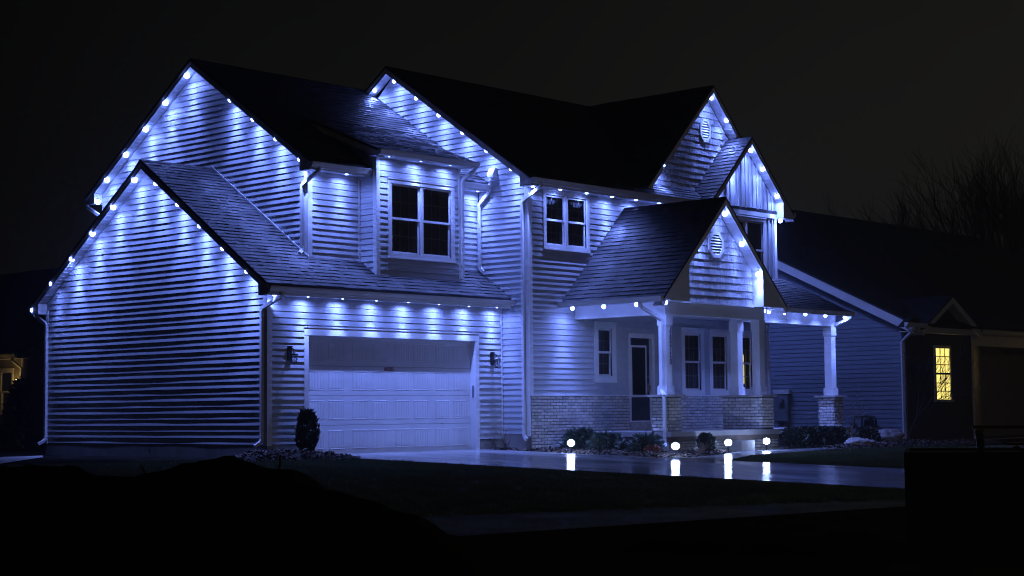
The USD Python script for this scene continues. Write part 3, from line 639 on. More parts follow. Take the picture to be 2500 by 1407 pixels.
w2 = wall_back(H, 'batten_wall', 'y', yb, -1, Polygon([(13.42, 3.6), (16.43, 3.6), (16.43, 6.12), (15.03, 7.51), (13.42, 5.92)]).difference(sbox(14.15, 3.93, 15.93, 5.65)), 'batten_siding', .03)
bp = Polygon([(13.42, 3.6), (16.34, 3.6), (16.34, 6.2), (15.03, 7.50), (13.42, 5.92)]).difference(sbox(14.12, 3.90, 15.97, 5.68))
for i in range(17):
    x = 13.5+i*.171; s_ = bp.intersection(sbox(x, 0, x+.045, 9))
    for q in getattr(s_, 'geoms', [s_]):
        if q.area > 1e-4: obj('batten', MB().extr('y', q, yb-.024, yb-.003), 'batten_siding', w2)
obj('bay_side', MB().box(13.40, 13.43, yb, YM, 3.6, 5.9).box(16.40, 16.43, yb, YM, 3.6, 5.9).box(13.43, 16.40, yb, YM, 3.58, 3.6), 'batten_siding', H)
obj('corner_board', MB().box(16.345, 16.445, yb-.024, yb+.01, 3.9, 5.80).box(16.41, 16.445, yb+.01, yb+.25, 3.9, 5.80), 'trim_white', H)
window(H, 'y', yb, -1, 14.14, 15.94, 3.92, 5.655, units=2, tw=.11, lower_grid=False, cols=1, rows=1)
gb = gable_roof(H, 'y', -1.40, 1.5, yb, xbc, 7.72, 1.0, 13.13, 16.93)
shingles(gb, (13.13, -1.40, 7.72-1.9), (0, 1, 0), (1/1.4142, 0, 1/1.4142), [(0, 0), (1.3, 0), (1.3, 1.9*1.4142), (0, 1.9*1.4142)], e=.142, seed=6)
def pork_chop(parent, x_in, x_out, zb, ru, rz, slope, y0, y1, fh=.2):
    z_i, z_o = rz-slope*abs(ru-x_in)-fh+.012, rz-slope*abs(ru-x_out)-.055
    obj('eave_return', MB().extr('y', [(x_in, zb), (x_out, zb), (x_out, max(zb+.02, z_o)), (x_in, z_i)], y0, y1), 'trim_white', parent)
pork_chop(H, 16.45, 16.91, 5.70, xbc, 7.72, 1.0, -1.384, yb+.3)
obj('eave_soffit', MB().box(16.45, 16.91, -1.38, 1.0, 5.685, 5.698), 'soffit', H)
gutter(H, 'y', -1.40, 1.0, 16.92, 5.86, 1)

# ---- porch
porch_out = [(8.30, -3.68), (12.62, -3.68), (12.62, -3.12), (16.80, -3.12), (16.80, YM-.06), (8.30, YM-.06)]
ps = obj('porch_floor', MB().extr('z', porch_out, .135, .02), 'porch_slab', H)
obj('slab_edge', MB().extr('z', Polygon(porch_out).buffer(-.03, join_style=2), .02, -.10), 'slab_edge', ps)
bricks(H, 'porch_base', 'x', 8.36, -1, [(-3.60, YM-.06, -.42, -.10)], -.36, seed=4)
bricks(H, 'porch_base', 'y', -3.62, -1, [(8.36, 12.58, -.42, -.10)], -.36, seed=5)
obj('porch_base', MB().box(8.42, 12.55, -3.56, YM-.1, -.5, -.1).box(12.55, 16.7, -3.05, YM-.1, -.5, -.1), 'concrete', H)
obj('step', MB().box(10.45, 10.98, -4.06, -3.69, -.42, -.10), 'concrete', H)
def pier(x0, x1, y0, y1, z0, z1, seed):
    w = bricks(H, 'brick_pier', 'x', x0, -1, [(y0, y1, z0, z1)], -.36, seed=seed)
    bricks(w, 'pier_face', 'y', y0, -1, [(x0, x1, z0, z1)], -.36, seed=seed+1)
    obj('pier_core', MB().box(x0+.02, x1-.01, y0+.02, y1-.01, z0, z1-.002), 'mortar', w)
    obj('capstone', MB().box(x0-.075, x1+.075, y0-.075, y1+.075, z1, z1+.05), 'cap_stone', w)
def column(cx, cy, z0, z1, hw=.105, cap_h=.26):
    c = obj('porch_column', MB().box(cx-hw, cx+hw, cy-hw, cy+hw, z0+.20, z1-cap_h), 'trim_white', H)
    obj('column_base', MB().box(cx-hw-.03, cx+hw+.03, cy-hw-.03, cy+hw+.03, z0, z0+.185).box(cx-hw-.018, cx+hw+.018, cy-hw-.018, cy+hw+.018, z0+.185, z0+.20), 'trim_white', c)
    obj('column_capital', MB().box(cx-hw-.02, cx+hw+.02, cy-hw-.02, cy+hw+.02, z1-cap_h+.02, z1).box(cx-hw-.01, cx+hw+.01, cy-hw-.01, cy+hw+.01, z1-cap_h, z1-cap_h+.02), 'trim_white', c)
    return c
pier(8.36, 8.83, -3.58, -3.12, .136, .90, 11); col1 = column(8.585, -3.355, .95, 2.735)
pier(12.05, 12.52, -3.55, -2.42, .136, .90, 13); column(12.27, -3.33, .95, 2.735); column(12.27, -2.70, .95, 2.735)
pier(16.22, 16.68, -2.93, -2.47, .136, .90, 15); column(16.42, -2.73, .95, 2.735)
for k, ch in enumerate('13710'):
    text(col1, ch, .125, 'black_metal', lambda a, b, d, k=k: (8.60+a*.8, -3.355-.105-.002-d, 2.24-.155*k+b), name='numeral')
obj('numeral_rod', MB().box(8.645, 8.655, -3.472, -3.461, 2.36, 2.46), 'black_metal', col1)
obj('porch_beam', MB().box(8.46, 8.70, -3.46, YM-.0, 2.735, 3.04), 'trim_white', H)
obj('porch_beam', MB().box(8.702, 12.36, -3.458, -3.22, 2.737, 3.04), 'trim_white', H)
obj('porch_beam', MB().box(12.16, 12.38, -3.215, -2.60, 2.735, 3.04).box(12.381, 16.53, -2.85, -2.62, 2.737, 3.05), 'trim_white', H)
obj('porch_ceiling', MB().box(8.702, 12.15, -3.21, YM-.02, 2.90, 2.92).box(12.15, 16.5, -2.6, YM-.02, 2.90, 2.92), 'soffit', H)
shakes(H, 'shake_gable', 'y', -3.52, -1, [(8.93, 3.05), (11.78, 3.05), (11.78, 3.86), (10.35, 5.27), (8.93, 3.86)], 3.05, seed=2)
obj('corner_board', MB().box(8.86, 8.93, -3.54, -3.50, 3.05, 3.80), 'trim_white', H)
obj('water_table', MB().box(8.70, 12.1, -3.56, -3.47, 3.01, 3.05), 'gutter_white', H)
pr = gable_roof(H, 'y', -3.84, YM-.0, -3.52, 10.35, 5.49, 1.0, 7.93, 12.77)
pork_chop(H, 8.90, 7.95, 3.02, 10.35, 5.49, 1.0, -3.825, -3.50); pork_chop(H, 11.80, 12.75, 3.02, 10.35, 5.49, 1.0, -3.825, -3.50)
eave(H, 'y', -3.50, YM-.0, 7.93, 8.46, 3.05, 3.02); gutter(H, 'y', -3.84, YM-.01, 7.93, 3.10, -1)
gutter(H, 'y', -3.84, -3.3, 12.77, 3.10, 1)
shingles(pr, (7.93, -3.84, 5.49-2.42), (0, 1, 0), (1/1.4142, 0, 1/1.4142), [(0, 0), (3.01, 0), (3.01, 2.42*1.4142), (0, 2.42*1.4142)], seed=7, indiv=110)
# right porch: lean-to roof
QR = lambda y: 4.08+.47*(y-yb)
rr = obj('roof', MB().extr('x', [(-3.20, QR(-3.20)), (YM, QR(YM)), (YM, QR(YM)-.05), (-3.20, QR(-3.20)-.05)], 11.5, 16.72), 'shingle_dark', H)
sq = math.hypot(1, .47)
shingles(rr, (12.4, -3.20, QR(-3.20)), (1, 0, 0), (0, 1/sq, .47/sq), [(0, 0), (4.32, 0), (4.32, 2.36*sq), (0, 2.36*sq)], seed=8)
eave(H, 'x', 12.6, 16.70, -3.20, -2.86, QR(-3.2)-.045, 3.035); gutter(H, 'x', 12.95, 16.74, -3.20, QR(-3.2)-.01, -1)
obj('rake_fascia', MB().extr('x', [(-3.20, QR(-3.2)-.052), (YM, QR(YM)-.052), (YM, QR(YM)-.2), (-3.20, QR(-3.2)-.2)], 16.68, 16.705), 'trim_white', rr)
obj('gable_infill', MB().extr('x', [(-2.86, 3.05), (YM, 3.05), (YM, QR(YM)-.06), (-2.86, QR(-2.86)-.06)], 16.5, 16.52), 'siding', H)

# ---- downspouts
downspout(H, [(.06, -.36, 3.01), (.06, -.36, 2.93), (-.055, .11, 2.70), (-.055, .11, .06), (-.20, .14, -.03)])
downspout(H, [(-.10, 8.34, 3.01), (-.10, 8.34, 2.94), (-.055, 7.93, 2.72), (-.055, 7.93, .06), (-.22, 7.96, -.03)])
downspout(H, [(1.66, .34, 5.76), (1.66, .34, 5.68), (1.625, .86, 5.42), (1.625, .86, 4.02), (1.50, .80, 3.96)])
downspout(H, [(6.80, .34, 5.74), (6.80, .34, 5.66), (6.805, .64, 5.42), (6.805, .64, 3.93), (6.80, .52, 3.84)])
downspout(H, [(6.86, -1.23, 5.74), (6.86, -1.23, 5.66), (6.815, -.69, 5.38), (6.815, -.69, .06), (6.80, -.78, -.02)])
downspout(H, [(7.87, -3.22, 3.0), (7.87, -3.22, 2.90), (8.44, -3.36, 2.62), (8.44, -3.36, 1.04), (8.31, -3.52, .93), (8.31, -3.52, -.14), (8.22, -3.62, -.21)])
downspout(H, [(16.62, -3.26, 3.02), (16.62, -3.26, 2.95), (16.50, -2.86, 2.77)])
downspout(H, [(5.86, -.15, 6.12), (5.86, -.15, 6.06), (5.76, .17, 5.84), (5.76, .17, 3.62)])
downspout(H, [(1.53, 8.72, 5.74), (1.53, 8.72, 5.64), (1.66, 8.33, 5.40), (1.66, 8.33, 3.4)])

# ================================================================ wall lanterns at the garage door
def lantern(x, label):
    t = thing('wall_lantern', label, 'lantern', (x, -.02, 1.72), 0, 'black lanterns beside the garage door')
    obj('back_plate', MB().box(-.055, .055, -.016, .0, -.05, .22).box(-.06, .06, -.03, .0, .22, .245), 'black_metal', t)
    obj('arm', MB().tube([(0, -.016, .16), (0, -.07, .20), (0, -.13, .18), (0, -.15, .12)], .011), 'black_metal', t)
    c = (0, -.15, 0)
    obj('lamp_roof', MB().lathe([(.0, .135), (.03, .12), (.085, .075), (.088, .06), (.0, .06)], c, 6), 'black_metal', t)
    bars = MB()
    for k in range(6): a = k*math.pi/3; bars.tube([(.07*math.cos(a), -.15+.07*math.sin(a), .06), (.052*math.cos(a), -.15+.052*math.sin(a), -.10)], .006, sides=4)
    bars.lathe([(.0, -.13), (.04, -.115), (.058, -.10), (.0, -.10)], c, 6)
    obj('cage', bars, 'black_metal', t); obj('lamp_glass', MB().lathe([(.062, .058), (.045, -.098)], c, 6), 'glass', t)
lantern(.55, 'black wall lantern between the garage corner downspout and the garage door')
lantern(6.50, 'black wall lantern on the siding right of the garage door')

# ================================================================ strings of eave bulbs
NTH = ['first', 'second', 'third', 'fourth', 'fifth', 'sixth', 'seventh', 'eighth']
def bulb(p, r, label, group, power=1.0, mount=None, tilt=None):
    t = thing('eave_bulb', label, 'light bulb', p, 0, group)
    obj('globe', MB().ball((0, 0, 0), r, 12, 8), 'bulb_glow', t, smooth=True)
    obj('socket', MB().lathe([(.0, r+.055), (.022, r+.05), (.026, r*.75), (.0, r*.75)], (0, 0, 0), 8), 'gutter_white', t)
    for nm, pw, ang in (('spill', P_SPOT, 84.0), ('cone', P_MID, 45.0), ('beam', P_BEAM, 27.0)):       # the lens throws a wide spill and a tighter beam straight down
        l = UsdLux.SphereLight.Define(stage, str(t.GetPath()) + '/' + nm); l.AddTranslateOp().Set(Gf.Vec3d(0, 0, -r-.012)); l.CreateRadiusAttr(.012)
        l.CreateColorAttr(Gf.Vec3f(*LED)); l.CreateIntensityAttr(pw*power); l.CreateNormalizeAttr(True)
        sh = UsdLux.ShapingAPI.Apply(l.GetPrim()); sh.CreateShapingConeAngleAttr(ang); sh.CreateShapingConeSoftnessAttr(1.0)
    return t
RUNS = [
 ('far rake of the lower garage gable, counted from its peak', 'bulbs on the far rake of the lower garage gable', .062, [(-.20,4.28,5.69),(-.20,5.07,5.17),(-.20,5.86,4.65),(-.20,6.67,4.14),(-.20,7.48,3.63),(-.20,8.26,3.06)]),
 ('near rake of the lower garage gable, counted from its peak', 'bulbs on the near rake of the lower garage gable', .045, [(-.20,3.50,5.53),(-.20,2.73,5.02),(-.20,1.96,4.50),(-.20,1.19,3.98),(-.20,.41,3.46)]),
 ('far rake of the highest left gable, counted from its peak', 'bulbs on the far rake of the highest left gable', .062, [(1.48,4.69,8.28),(1.48,5.50,7.76),(1.48,6.26,7.24),(1.48,7.06,6.73),(1.48,7.83,6.21),(1.48,8.20,5.72)]),
 ('near rake of the highest left gable, counted from its peak', 'bulbs on the near rake of the highest left gable', .045, [(1.48,3.12,7.51),(1.48,2.32,6.98),(1.48,1.55,6.46),(1.48,.77,5.94)]),
 ('gutter over the garage door, counted from the left', 'bulbs under the gutter over the garage door', .047, [(.02,-.2,2.98),(.89,-.2,3.0),(1.82,-.2,3.0),(2.77,-.2,3.0),(3.70,-.2,3.0),(4.63,-.2,3.0),(5.57,-.2,3.0),(6.48,-.2,3.0)]),
 ('short eaves either side of the dormer, counted from the left', 'bulbs on the short eaves beside the dormer', .05, [(1.78,.50,5.72),(2.58,.52,5.735),(6.63,.52,5.74)]),
 ('dormer eave over the double window, counted from the left', 'bulbs on the dormer eave', .05, [(3.36,.02,6.15),(4.31,.02,6.15),(5.23,.02,6.15)]),
 ('long rake of the main side gable, counted from the top', 'bulbs on the long rake of the main side gable', .047, [(6.65,4.02,8.55),(6.65,3.33,8.68),(6.65,2.56,8.16),(6.65,1.80,7.65),(6.65,1.01,7.14),(6.65,.25,6.63),(6.65,-.52,6.12)]),
 ('main gutter over the upstairs window, counted from the left', 'bulbs under the main gutter', .05, [(6.80,-1.05,5.70),(7.74,-1.05,5.72),(8.68,-1.05,5.72),(9.62,-1.05,5.72),(10.53,-1.05,5.72),(11.45,-1.05,5.72)]),
 ('shingled upper right gable, counted from the left', 'bulbs on the shingled upper right gable', .05, [(11.32,-.83,6.02),(11.93,-.83,6.70),(12.62,-.72,7.45),(13.3,-.72,8.14),(14.04,-.83,8.68),(14.68,-.83,8.17)]),
 ('small board and batten gable, counted from the left', 'bulbs on the board and batten gable', .058, [(13.75,-1.24,6.32),(14.42,-1.24,6.99),(15.05,-1.33,7.36),(15.56,-1.33,6.92),(16.23,-1.33,6.26),(16.50,-1.24,5.63)]),
 ('left gutter of the porch, counted from the wall', 'bulbs along the left gutter of the porch', .047, [(8.0,-1.15,2.96),(8.0,-2.08,2.95),(8.0,-3.02,2.95),(8.05,-3.80,2.96)]),
 ('porch gable, counted from the left', 'bulbs on the porch gable', .062, [(8.95,-3.66,3.98),(9.65,-3.66,4.68),(10.41,-3.75,5.11),(11.06,-3.75,4.45),(11.71,-3.75,3.78)]),
 ('right end gable of the house, counted from the front', 'bulbs on the right end gable of the house', .055, [(16.69,y,MR(y if y < 3.57 else 7.14-y)-.22) for y in (-.9,.1,1.1,2.1,3.1,4.1,5.1)]),
 ('gutter of the right porch, counted from the left', 'bulbs under the gutter of the right porch', .044, [(12.52,-3.35,2.97),(13.02,-3.15,2.97),(13.70,-3.15,2.97),(14.64,-3.15,2.97),(15.57,-3.15,2.97),(16.49,-3.15,2.96)]),
]
for where, grp, r, ps_ in RUNS:
    for k, p in enumerate(ps_): bulb(p, r, f'{NTH[k]} glowing bulb on the {where}', grp, 3.6 if 'right end' in where else .55 if 'on the porch gable' in grp else 1.0)

# ================================================================ path lights
def path_light(x, y, label, h=.24):
    z = gz(x, y)+.02
    t = thing('path_light', label, 'path light', (x, y, z), 0, 'glowing path lights beside the walkway')
    obj('stake', MB().tube([(0, 0, -.05), (0, 0, h-.06)], .017), 'black_metal', t)
    obj('globe', MB().ball((0, 0, h), .076, 16, 10, (1.06, 1.06, .95)), 'globe_glow', t, smooth=True)
    obj('collar', MB().lathe([(0, h-.055), (.03, h-.06), (.026, h-.085), (0, h-.085)], (0, 0, 0), 10), 'black_metal', t)
path_light(6.20, -2.60, 'glowing path light at the driveway edge left of the junipers')
path_light(6.70, -5.02, 'glowing path light at the corner of driveway and walkway')
path_light(9.45, -4.40, 'glowing path light left of the porch step')
path_light(11.10, -4.30, 'glowing path light on the far right end of the walkway')

# ================================================================ neighbour's house on the right
N = thing('neighbor_house', 'dark single storey neighbour house with blue gray side wall and one lit window', 'house')
xn, yn = 20.40, -2.67
NR = lambda y: 2.93+.475*(y+3.14)          # front roof slope (top)
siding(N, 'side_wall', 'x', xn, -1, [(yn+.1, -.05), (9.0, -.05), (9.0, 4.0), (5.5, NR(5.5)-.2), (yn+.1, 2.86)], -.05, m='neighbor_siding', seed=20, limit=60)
obj('foundation', MB().box(xn-.03, xn+.2, yn-.03, 9, -.6, -.06), 'concrete', N)
nrf = obj('roof', MB().extr('x', [(-3.14, NR(-3.14)), (7.1, NR(7.1)), (13, 3.6), (13, 3.55), (7.1, NR(7.1)-.05), (-3.14, NR(-3.14)-.05)], 20.05, 44.0), 'shingle_dark', N)
obj('rake_fascia', MB().extr('x', [(-3.14, NR(-3.14)-.052), (7.1, NR(7.1)-.052), (7.1, NR(7.1)-.30), (-3.14, NR(-3.14)-.30)], 20.06, 20.085), 'trim_white', nrf)
obj('rake_soffit', MB().extr('x', [(-3.1, NR(-3.1)-.26), (7.1, NR(7.1)-.26), (7.1, NR(7.1)-.275), (-3.1, NR(-3.1)-.275)], 20.09, xn), 'soffit', nrf)
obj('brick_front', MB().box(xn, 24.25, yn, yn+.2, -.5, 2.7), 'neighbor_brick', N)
# rough quoins of the stone corner
qn = MB(); rq = np.random.default_rng(9)
for k in range(28): z = -.45+k*.112; d = rq.uniform(.0, .03); qn.box(xn-.02-d*.5, xn+.12+rq.uniform(0, .1), yn-.03-d, yn+.06, z, z+.10)
obj('quoin', qn, 'neighbor_brick', N)
obj('frieze', MB().box(20.42, 24.2, -2.99, -2.965, 2.70, 2.86), 'neighbor_trim', N)
obj('eave_soffit', MB().box(20.09, 24.2, -2.96, yn, 2.70, 2.72), 'neighbor_trim', N)
gutter(N, 'x', 19.55, 20.66, -3.14, 2.93, -1, 'gutter_white')
obj('eave_return', MB().extr('y', [(19.6, 2.82), (20.4, 2.82), (20.4, 3.10), (20.0, 3.06)], -3.12, -2.9), 'shingle_dark', N)
ng = gable_roof(N, 'y', -3.10, 1.2, -2.75, 22.44, 3.80, .56, 20.70, 24.17, .22, trim='neighbor_trim')
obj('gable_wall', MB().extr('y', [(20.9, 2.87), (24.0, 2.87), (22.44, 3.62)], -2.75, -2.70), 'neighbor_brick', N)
obj('garage_header', MB().box(24.25, 31, yn-.02, yn+.05, 2.42, 2.74), 'neighbor_trim', N)
gutter(N, 'x', 24.2, 31, -3.0, 2.88, -1, 'neighbor_trim')
obj('eave_fascia', MB().box(24.2, 31, -3.0, -2.98, 2.74, 2.90).box(24.2, 31, -2.98, yn, 2.74, 2.755), 'neighbor_trim', N)
obj('recess_wall', MB().box(24.25, 36, -.9, -.85, -.5, 2.75), 'tan_siding', N)
obj('post', MB().box(24.25, 24.36, yn-.02, yn+.09, -.5, 2.42), 'neighbor_trim', N)
obj('garage_floor', MB().box(24.2, 31, yn, -.85, -.6, -.34), 'concrete', N)
# lit window
lw = MB().box(21.97, 22.05, yn-.045, yn, .84, 2.34).box(22.87, 22.95, yn-.045, yn, .84, 2.34).box(21.97, 22.95, yn-.048, yn, 2.30, 2.38).box(21.93, 23.0, yn-.075, yn, .77, .84)
lwo = obj('lit_window', lw, 'neighbor_trim', N)
obj('shade', MB().box(22.05, 22.87, yn-.012, yn-.006, .84, 2.30), 'lit_yellow', lwo)
mu = MB().box(22.05, 22.87, yn-.036, yn-.02, 1.545, 1.60)
for z0, z1 in ((.84, 1.545), (1.60, 2.30)):
    for i in (1, 2): x = 22.05+.82*i/3; mu.box(x-.011, x+.011, yn-.03, yn-.02, z0, z1); z = z0+(z1-z0)*i/3; mu.box(22.05, 22.87, yn-.031, yn-.021, z-.011, z+.011)
obj('muntin', mu, 'black_metal', lwo)
obj('downspout', MB().tube([(20.0, -3.18, 2.84), (20.02, -3.1, 2.70), (20.34, -2.62, 2.45), (20.34, -2.62, -.28)], 0, rect=(.085, .06)), 'gutter_white', N)
obj('right_wall', MB().box(43.7, 43.8, -3, 12, -.5, 3.2).box(32.2, 43.7, yn, yn+.1, -.5, 2.8), 'neighbor_brick', N)
obj('rear_wall', MB().box(xn, 43.7, 12.5, 12.6, -.5, 3.6), 'dull_siding', N)

# electric meter and gas meter on the neighbour's side wall
em = thing('electric_meter', 'gray electric meter box on the neighbour side wall behind the right porch column', 'electric meter', (xn-.03, 1.35, .2))
obj('meter_box', MB().box(-.14, 0, -.25, .22, .03, .85).box(-.16, -.14, -.22, .19, .07, .50), 'meter_gray', em)
obj('rain_hood', MB().box(-.16, 0, -.30, .24, .85, .98), 'gutter_white', em)
obj('dial', MB().tube([(-.14, -.03, .66), (-.24, -.03, .66)], .09, sides=14), 'meter_gray', em)
for yy in (-.08, .10): obj('conduit', MB().tube([(-.07, yy, .03), (-.07, yy, -.55)], .033, sides=8), 'meter_gray', em)
gm = thing('gas_meter', 'dark gas meter with bent pipes on the neighbour side wall near the boulder', 'gas meter', (xn-.18, -1.35, -.30))
obj('pipe', MB().tube([(0, 0, 0), (0, 0, .62), (0, .02, .68), (0, .22, .68), (0, .25, .62), (0, .25, .42)], .028, sides=8), 'black_metal', gm)
obj('pipe', MB().tube([(0, 0, .68), (0, -.18, .70), (0, -.40, .66), (0, -.45, .55), (0, -.45, .38)], .03, sides=8), 'black_metal', gm)
obj('meter_body', MB().box(-.09, .09, -.34, -.12, .36, .58).ball((0, -.23, .58), .11, 10, 6), 'black_metal', gm)
obj('regulator', MB().tube([(-.03, .25, .42), (.03, .25, .42)], .09, sides=12).ball((0, -.12, .13), .12, 10, 6), 'black_metal', gm)

# ================================================================ house on the far left
FH = thing('distant_house', 'dim tan house at the far left with a small warm wall lamp', 'house', (4.66, 16.66, 0))
siding(FH, 'front_wall', 'x', 0, -1, [(.1, -.25), (9, -.25), (9, 2.35), (.1, 2.35)], -.25, m='tan_siding', e=.15, seed=30, limit=24, holes=[(.50, .66, 1.35, 2.0)])
siding(FH, 'gable_wall', 'y', 0, -1, [(.1, -.25), (7, -.25), (7, 2.3), (3.6, 4.6), (.1, 2.4)], -.25, m='dull_siding', e=.15, seed=31, limit=24)
obj('corner_board', MB().box(-.02, .1, -.02, .1, -.3, 2.35), 'neighbor_trim', FH)
obj('roof', MB().extr('y', [(-.4, 2.38), (4.1, 5.42), (8, 2.6), (8, 2.5), (4.1, 5.32), (-.4, 2.28)], -.35, 16), 'shingle_dark', FH)
gutter(FH, 'y', -.35, 9, -.4, 2.40, -1, 'neighbor_trim'); obj('eave_soffit', MB().box(-.38, 0, -.3, 9, 2.26, 2.28), 'neighbor_trim', FH)
window(FH, 'x', 0, -1, .50, 1.35, .66, 2.0, tw=.08, trim='neighbor_trim', cols=1, rows=1)
obj('downspout', MB().tube([(-.42, -.1, 2.28), (-.42, -.1, 2.2), (-.06, .04, 2.0), (-.06, .04, -.2)], 0, rect=(.07, .05)), 'neighbor_trim', FH)
obj('foundation', MB().box(0, 7, 0, 9, -.7, -.25), 'concrete', FH)
def wall_lamp(loc, label, size, power, dirx):
    t = thing('wall_lamp', label, 'wall lamp', loc)
    obj('back_plate', MB().box(-.03, .03, -.03, .03, -.09, .09), 'black_metal', t)
    obj('lamp_globe', MB().ball((dirx[0]*.10, dirx[1]*.10, 0), size, 10, 8, (1, 1, 1.4)), 'warm_bulb', t, smooth=True)
    obj('hood', MB().lathe([(0, size*1.9), (size*1.2, size*1.5), (size*1.3, size*1.35), (0, size*1.4)], (dirx[0]*.10, dirx[1]*.10, 0), 10), 'black_metal', t)
    l = UsdLux.SphereLight.Define(stage, str(t.GetPath())+'/glow'); l.AddTranslateOp().Set(Gf.Vec3d(dirx[0]*.30, dirx[1]*.30, -.02)); l.CreateRadiusAttr(.03)
    l.CreateColorAttr(Gf.Vec3f(1.0, .66, .22)); l.CreateIntensityAttr(power); l.CreateNormalizeAttr(True)
wall_lamp((4.60, 16.70, 1.60), 'small glowing lamp on the corner of the distant tan house', .055, .9, (-1, .4))
wall_lamp((33.0, yn-.03, 2.0), 'glowing lamp on the front wall of the neighbour house beyond the right edge', .06, 16.0, (0, -1))

def street_lamp(loc, label, h, power):
    t = thing('street_lamp', label, 'street lamp', loc)
    obj('pole', MB().tube([(0, 0, -.3), (0, 0, h-.4), (0, 0, h)], .07, .045, 10), 'black_metal', t)
    obj('arm', MB().tube([(0, 0, h-.1), (.3, .3, h+.12), (.8, .8, h+.15)], .03, .025, 8), 'black_metal', t)
    obj('lamp_head', MB().box(.7, 1.05, .7, 1.05, h+.10, h+.20), 'black_metal', t)
    obj('lens', MB().box(.75, 1.0, .75, 1.0, h+.085, h+.10), 'street_glow', t)
    l = UsdLux.SphereLight.Define(stage, str(t.GetPath())+'/glow'); l.AddTranslateOp().Set(Gf.Vec3d(.87, .87, h-.05)); l.CreateRadiusAttr(.08)
    l.CreateColorAttr(Gf.Vec3f(1.0, .84, .62)); l.CreateIntensityAttr(power); l.CreateNormalizeAttr(True)
street_lamp((-2.5, -30.0, gz(0, -30)), 'street lamp standing by the street beyond the right edge', 5.5, 170.0)

# ================================================================ plants
def spray(cx, cy, cz, n, rad, hgt, leaf, r, shape='cone', w=.3, up=.5):
    mb = MB()
    for _ in range(n):
        if shape == 'cone': t = r.random()**.8; rr_ = rad*(1-t*.75)*math.sqrt(r.random())*(1.0 if t > .15 else .75); z = hgt*t
        elif shape == 'egg': t = r.random(); rr_ = rad*math.sin(math.pi*(.12+.80*t))**.7*r.random()**.35; z = hgt*t
        else: t = r.random()**.6; rr_ = rad*math.sqrt(1-t*t*.9)*r.random()**.4; z = hgt*t
        th = r.uniform(0, 6.283); c = np.array([cx+rr_*math.cos(th), cy+rr_*math.sin(th), cz+z])
        d = np.array([math.cos(th)*(1-up), math.sin(th)*(1-up), up])+r.normal(0, .3, 3); d /= np.linalg.norm(d); L = leaf*r.uniform(.6, 1.4)
        s_ = np.cross(d, r.normal(0, 1, 3)); s_ /= np.linalg.norm(s_)+1e-9; s_ *= L*w
        mb.fan([c-s_*.5, c+d*L*.5-s_, c+d*L, c+d*L*.5+s_])
    return mb
def twigs(n, spread, h, r, rad=.006, kinks=4, fork=2):
    mb = MB()
    for _ in range(n):
        a = r.uniform(0, 6.283); sp = spread*r.uniform(.3, 1); hh_ = h*r.uniform(.6, 1)
        p = [np.array([r.normal(0, .02), r.normal(0, .02), 0])]
        for k in range(1, kinks+1):
            f_ = k/kinks; p.append(np.array([math.cos(a)*sp*f_**1.3, math.sin(a)*sp*f_**1.3, hh_*f_])+r.normal(0, .02, 3))
        mb.tube(p, rad, rad*.35, 4)
        for _ in range(fork):
            i = r.integers(1, kinks); q = p[i]; e_ = q+np.array([r.normal(0, spread*.35), r.normal(0, spread*.35), h*.3*r.uniform(.5, 1)]); mb.tube([q, (q+e_)/2+r.normal(0, .012, 3), e_], rad*.6, rad*.25, 3)
    return mb
r = np.random.default_rng(42)
t = thing('conifer_shrub', 'dark upright conifer shrub in the mulch left of the garage door', 'shrub', (.50, -.62, -.20))
obj('stem', MB().tube([(0, 0, -.1), (0, 0, .75)], .02, .008), 'bark', t)
obj('foliage', spray(0, 0, .03, 1250, .215, .80, .095, r, 'egg', .24, .72), 'conifer', t)
t = thing('twig_bush', 'bare twig bush between the garage door and the corner downspout', 'bush', (6.50, -.42, -.27))
obj('stem', twigs(16, .22, .48, r), 'twig', t)
t = thing('twig_bush', 'low bare twiggy bush against the garage foundation right of the door', 'bush', (6.28, -.30, -.27)); obj('stem', twigs(9, .12, .36, r), 'twig', t)
for (x, y, rad, h, n, lab) in ((7.55, -1.75, .42, .42, 1500, 'gray green juniper next to the leftmost path light'), (7.45, -2.55, .40, .36, 1300, 'spreading gray green juniper in the middle of the porch side bed'), (7.75, -3.45, .36, .34, 1200, 'juniper with dead fronds left of the porch downspout')):
    t = thing('juniper', lab, 'shrub', (x, y, gz(x, y)+.03)); obj('foliage', spray(0, 0, 0, n, rad, h, .13, r, 'dome', .16, .35), 'juniper', t); obj('stem', twigs(8, rad*.8, h*.8, r), 'twig', t)
t = thing('red_shrub', 'small reddish brown shrub at the front of the porch side bed', 'shrub', (7.55, -3.75, gz(0, -3.7)+.02)); obj('foliage', spray(0, 0, 0, 420, .22, .18, .05, r, 'dome', .35, .4), 'red_leaf', t)
t = thing('ornamental_grass', 'clump of dry reddish grass in front of the porch pier', 'grass clump', (8.35, -4.45, gz(0, -4.4)+.02)); obj('blade', twigs(46, .24, .30, r, .005, 3, 0), 'dry_grass', t)
t = thing('ornamental_grass', 'short spiky dry plant left of the dry reddish grass clump', 'grass clump', (7.95, -4.15, gz(0, -4.1)+.02)); obj('blade', twigs(22, .10, .28, r, .006, 3, 1), 'red_leaf', t)
t = thing('evergreen_shrub', 'dark small evergreen in front of the porch between two path lights', 'shrub', (9.15, -4.02, gz(0, -4)+.02)); obj('foliage', spray(0, 0, 0, 900, .20, .40, .07, r, 'egg', .3, .6), 'yew', t)
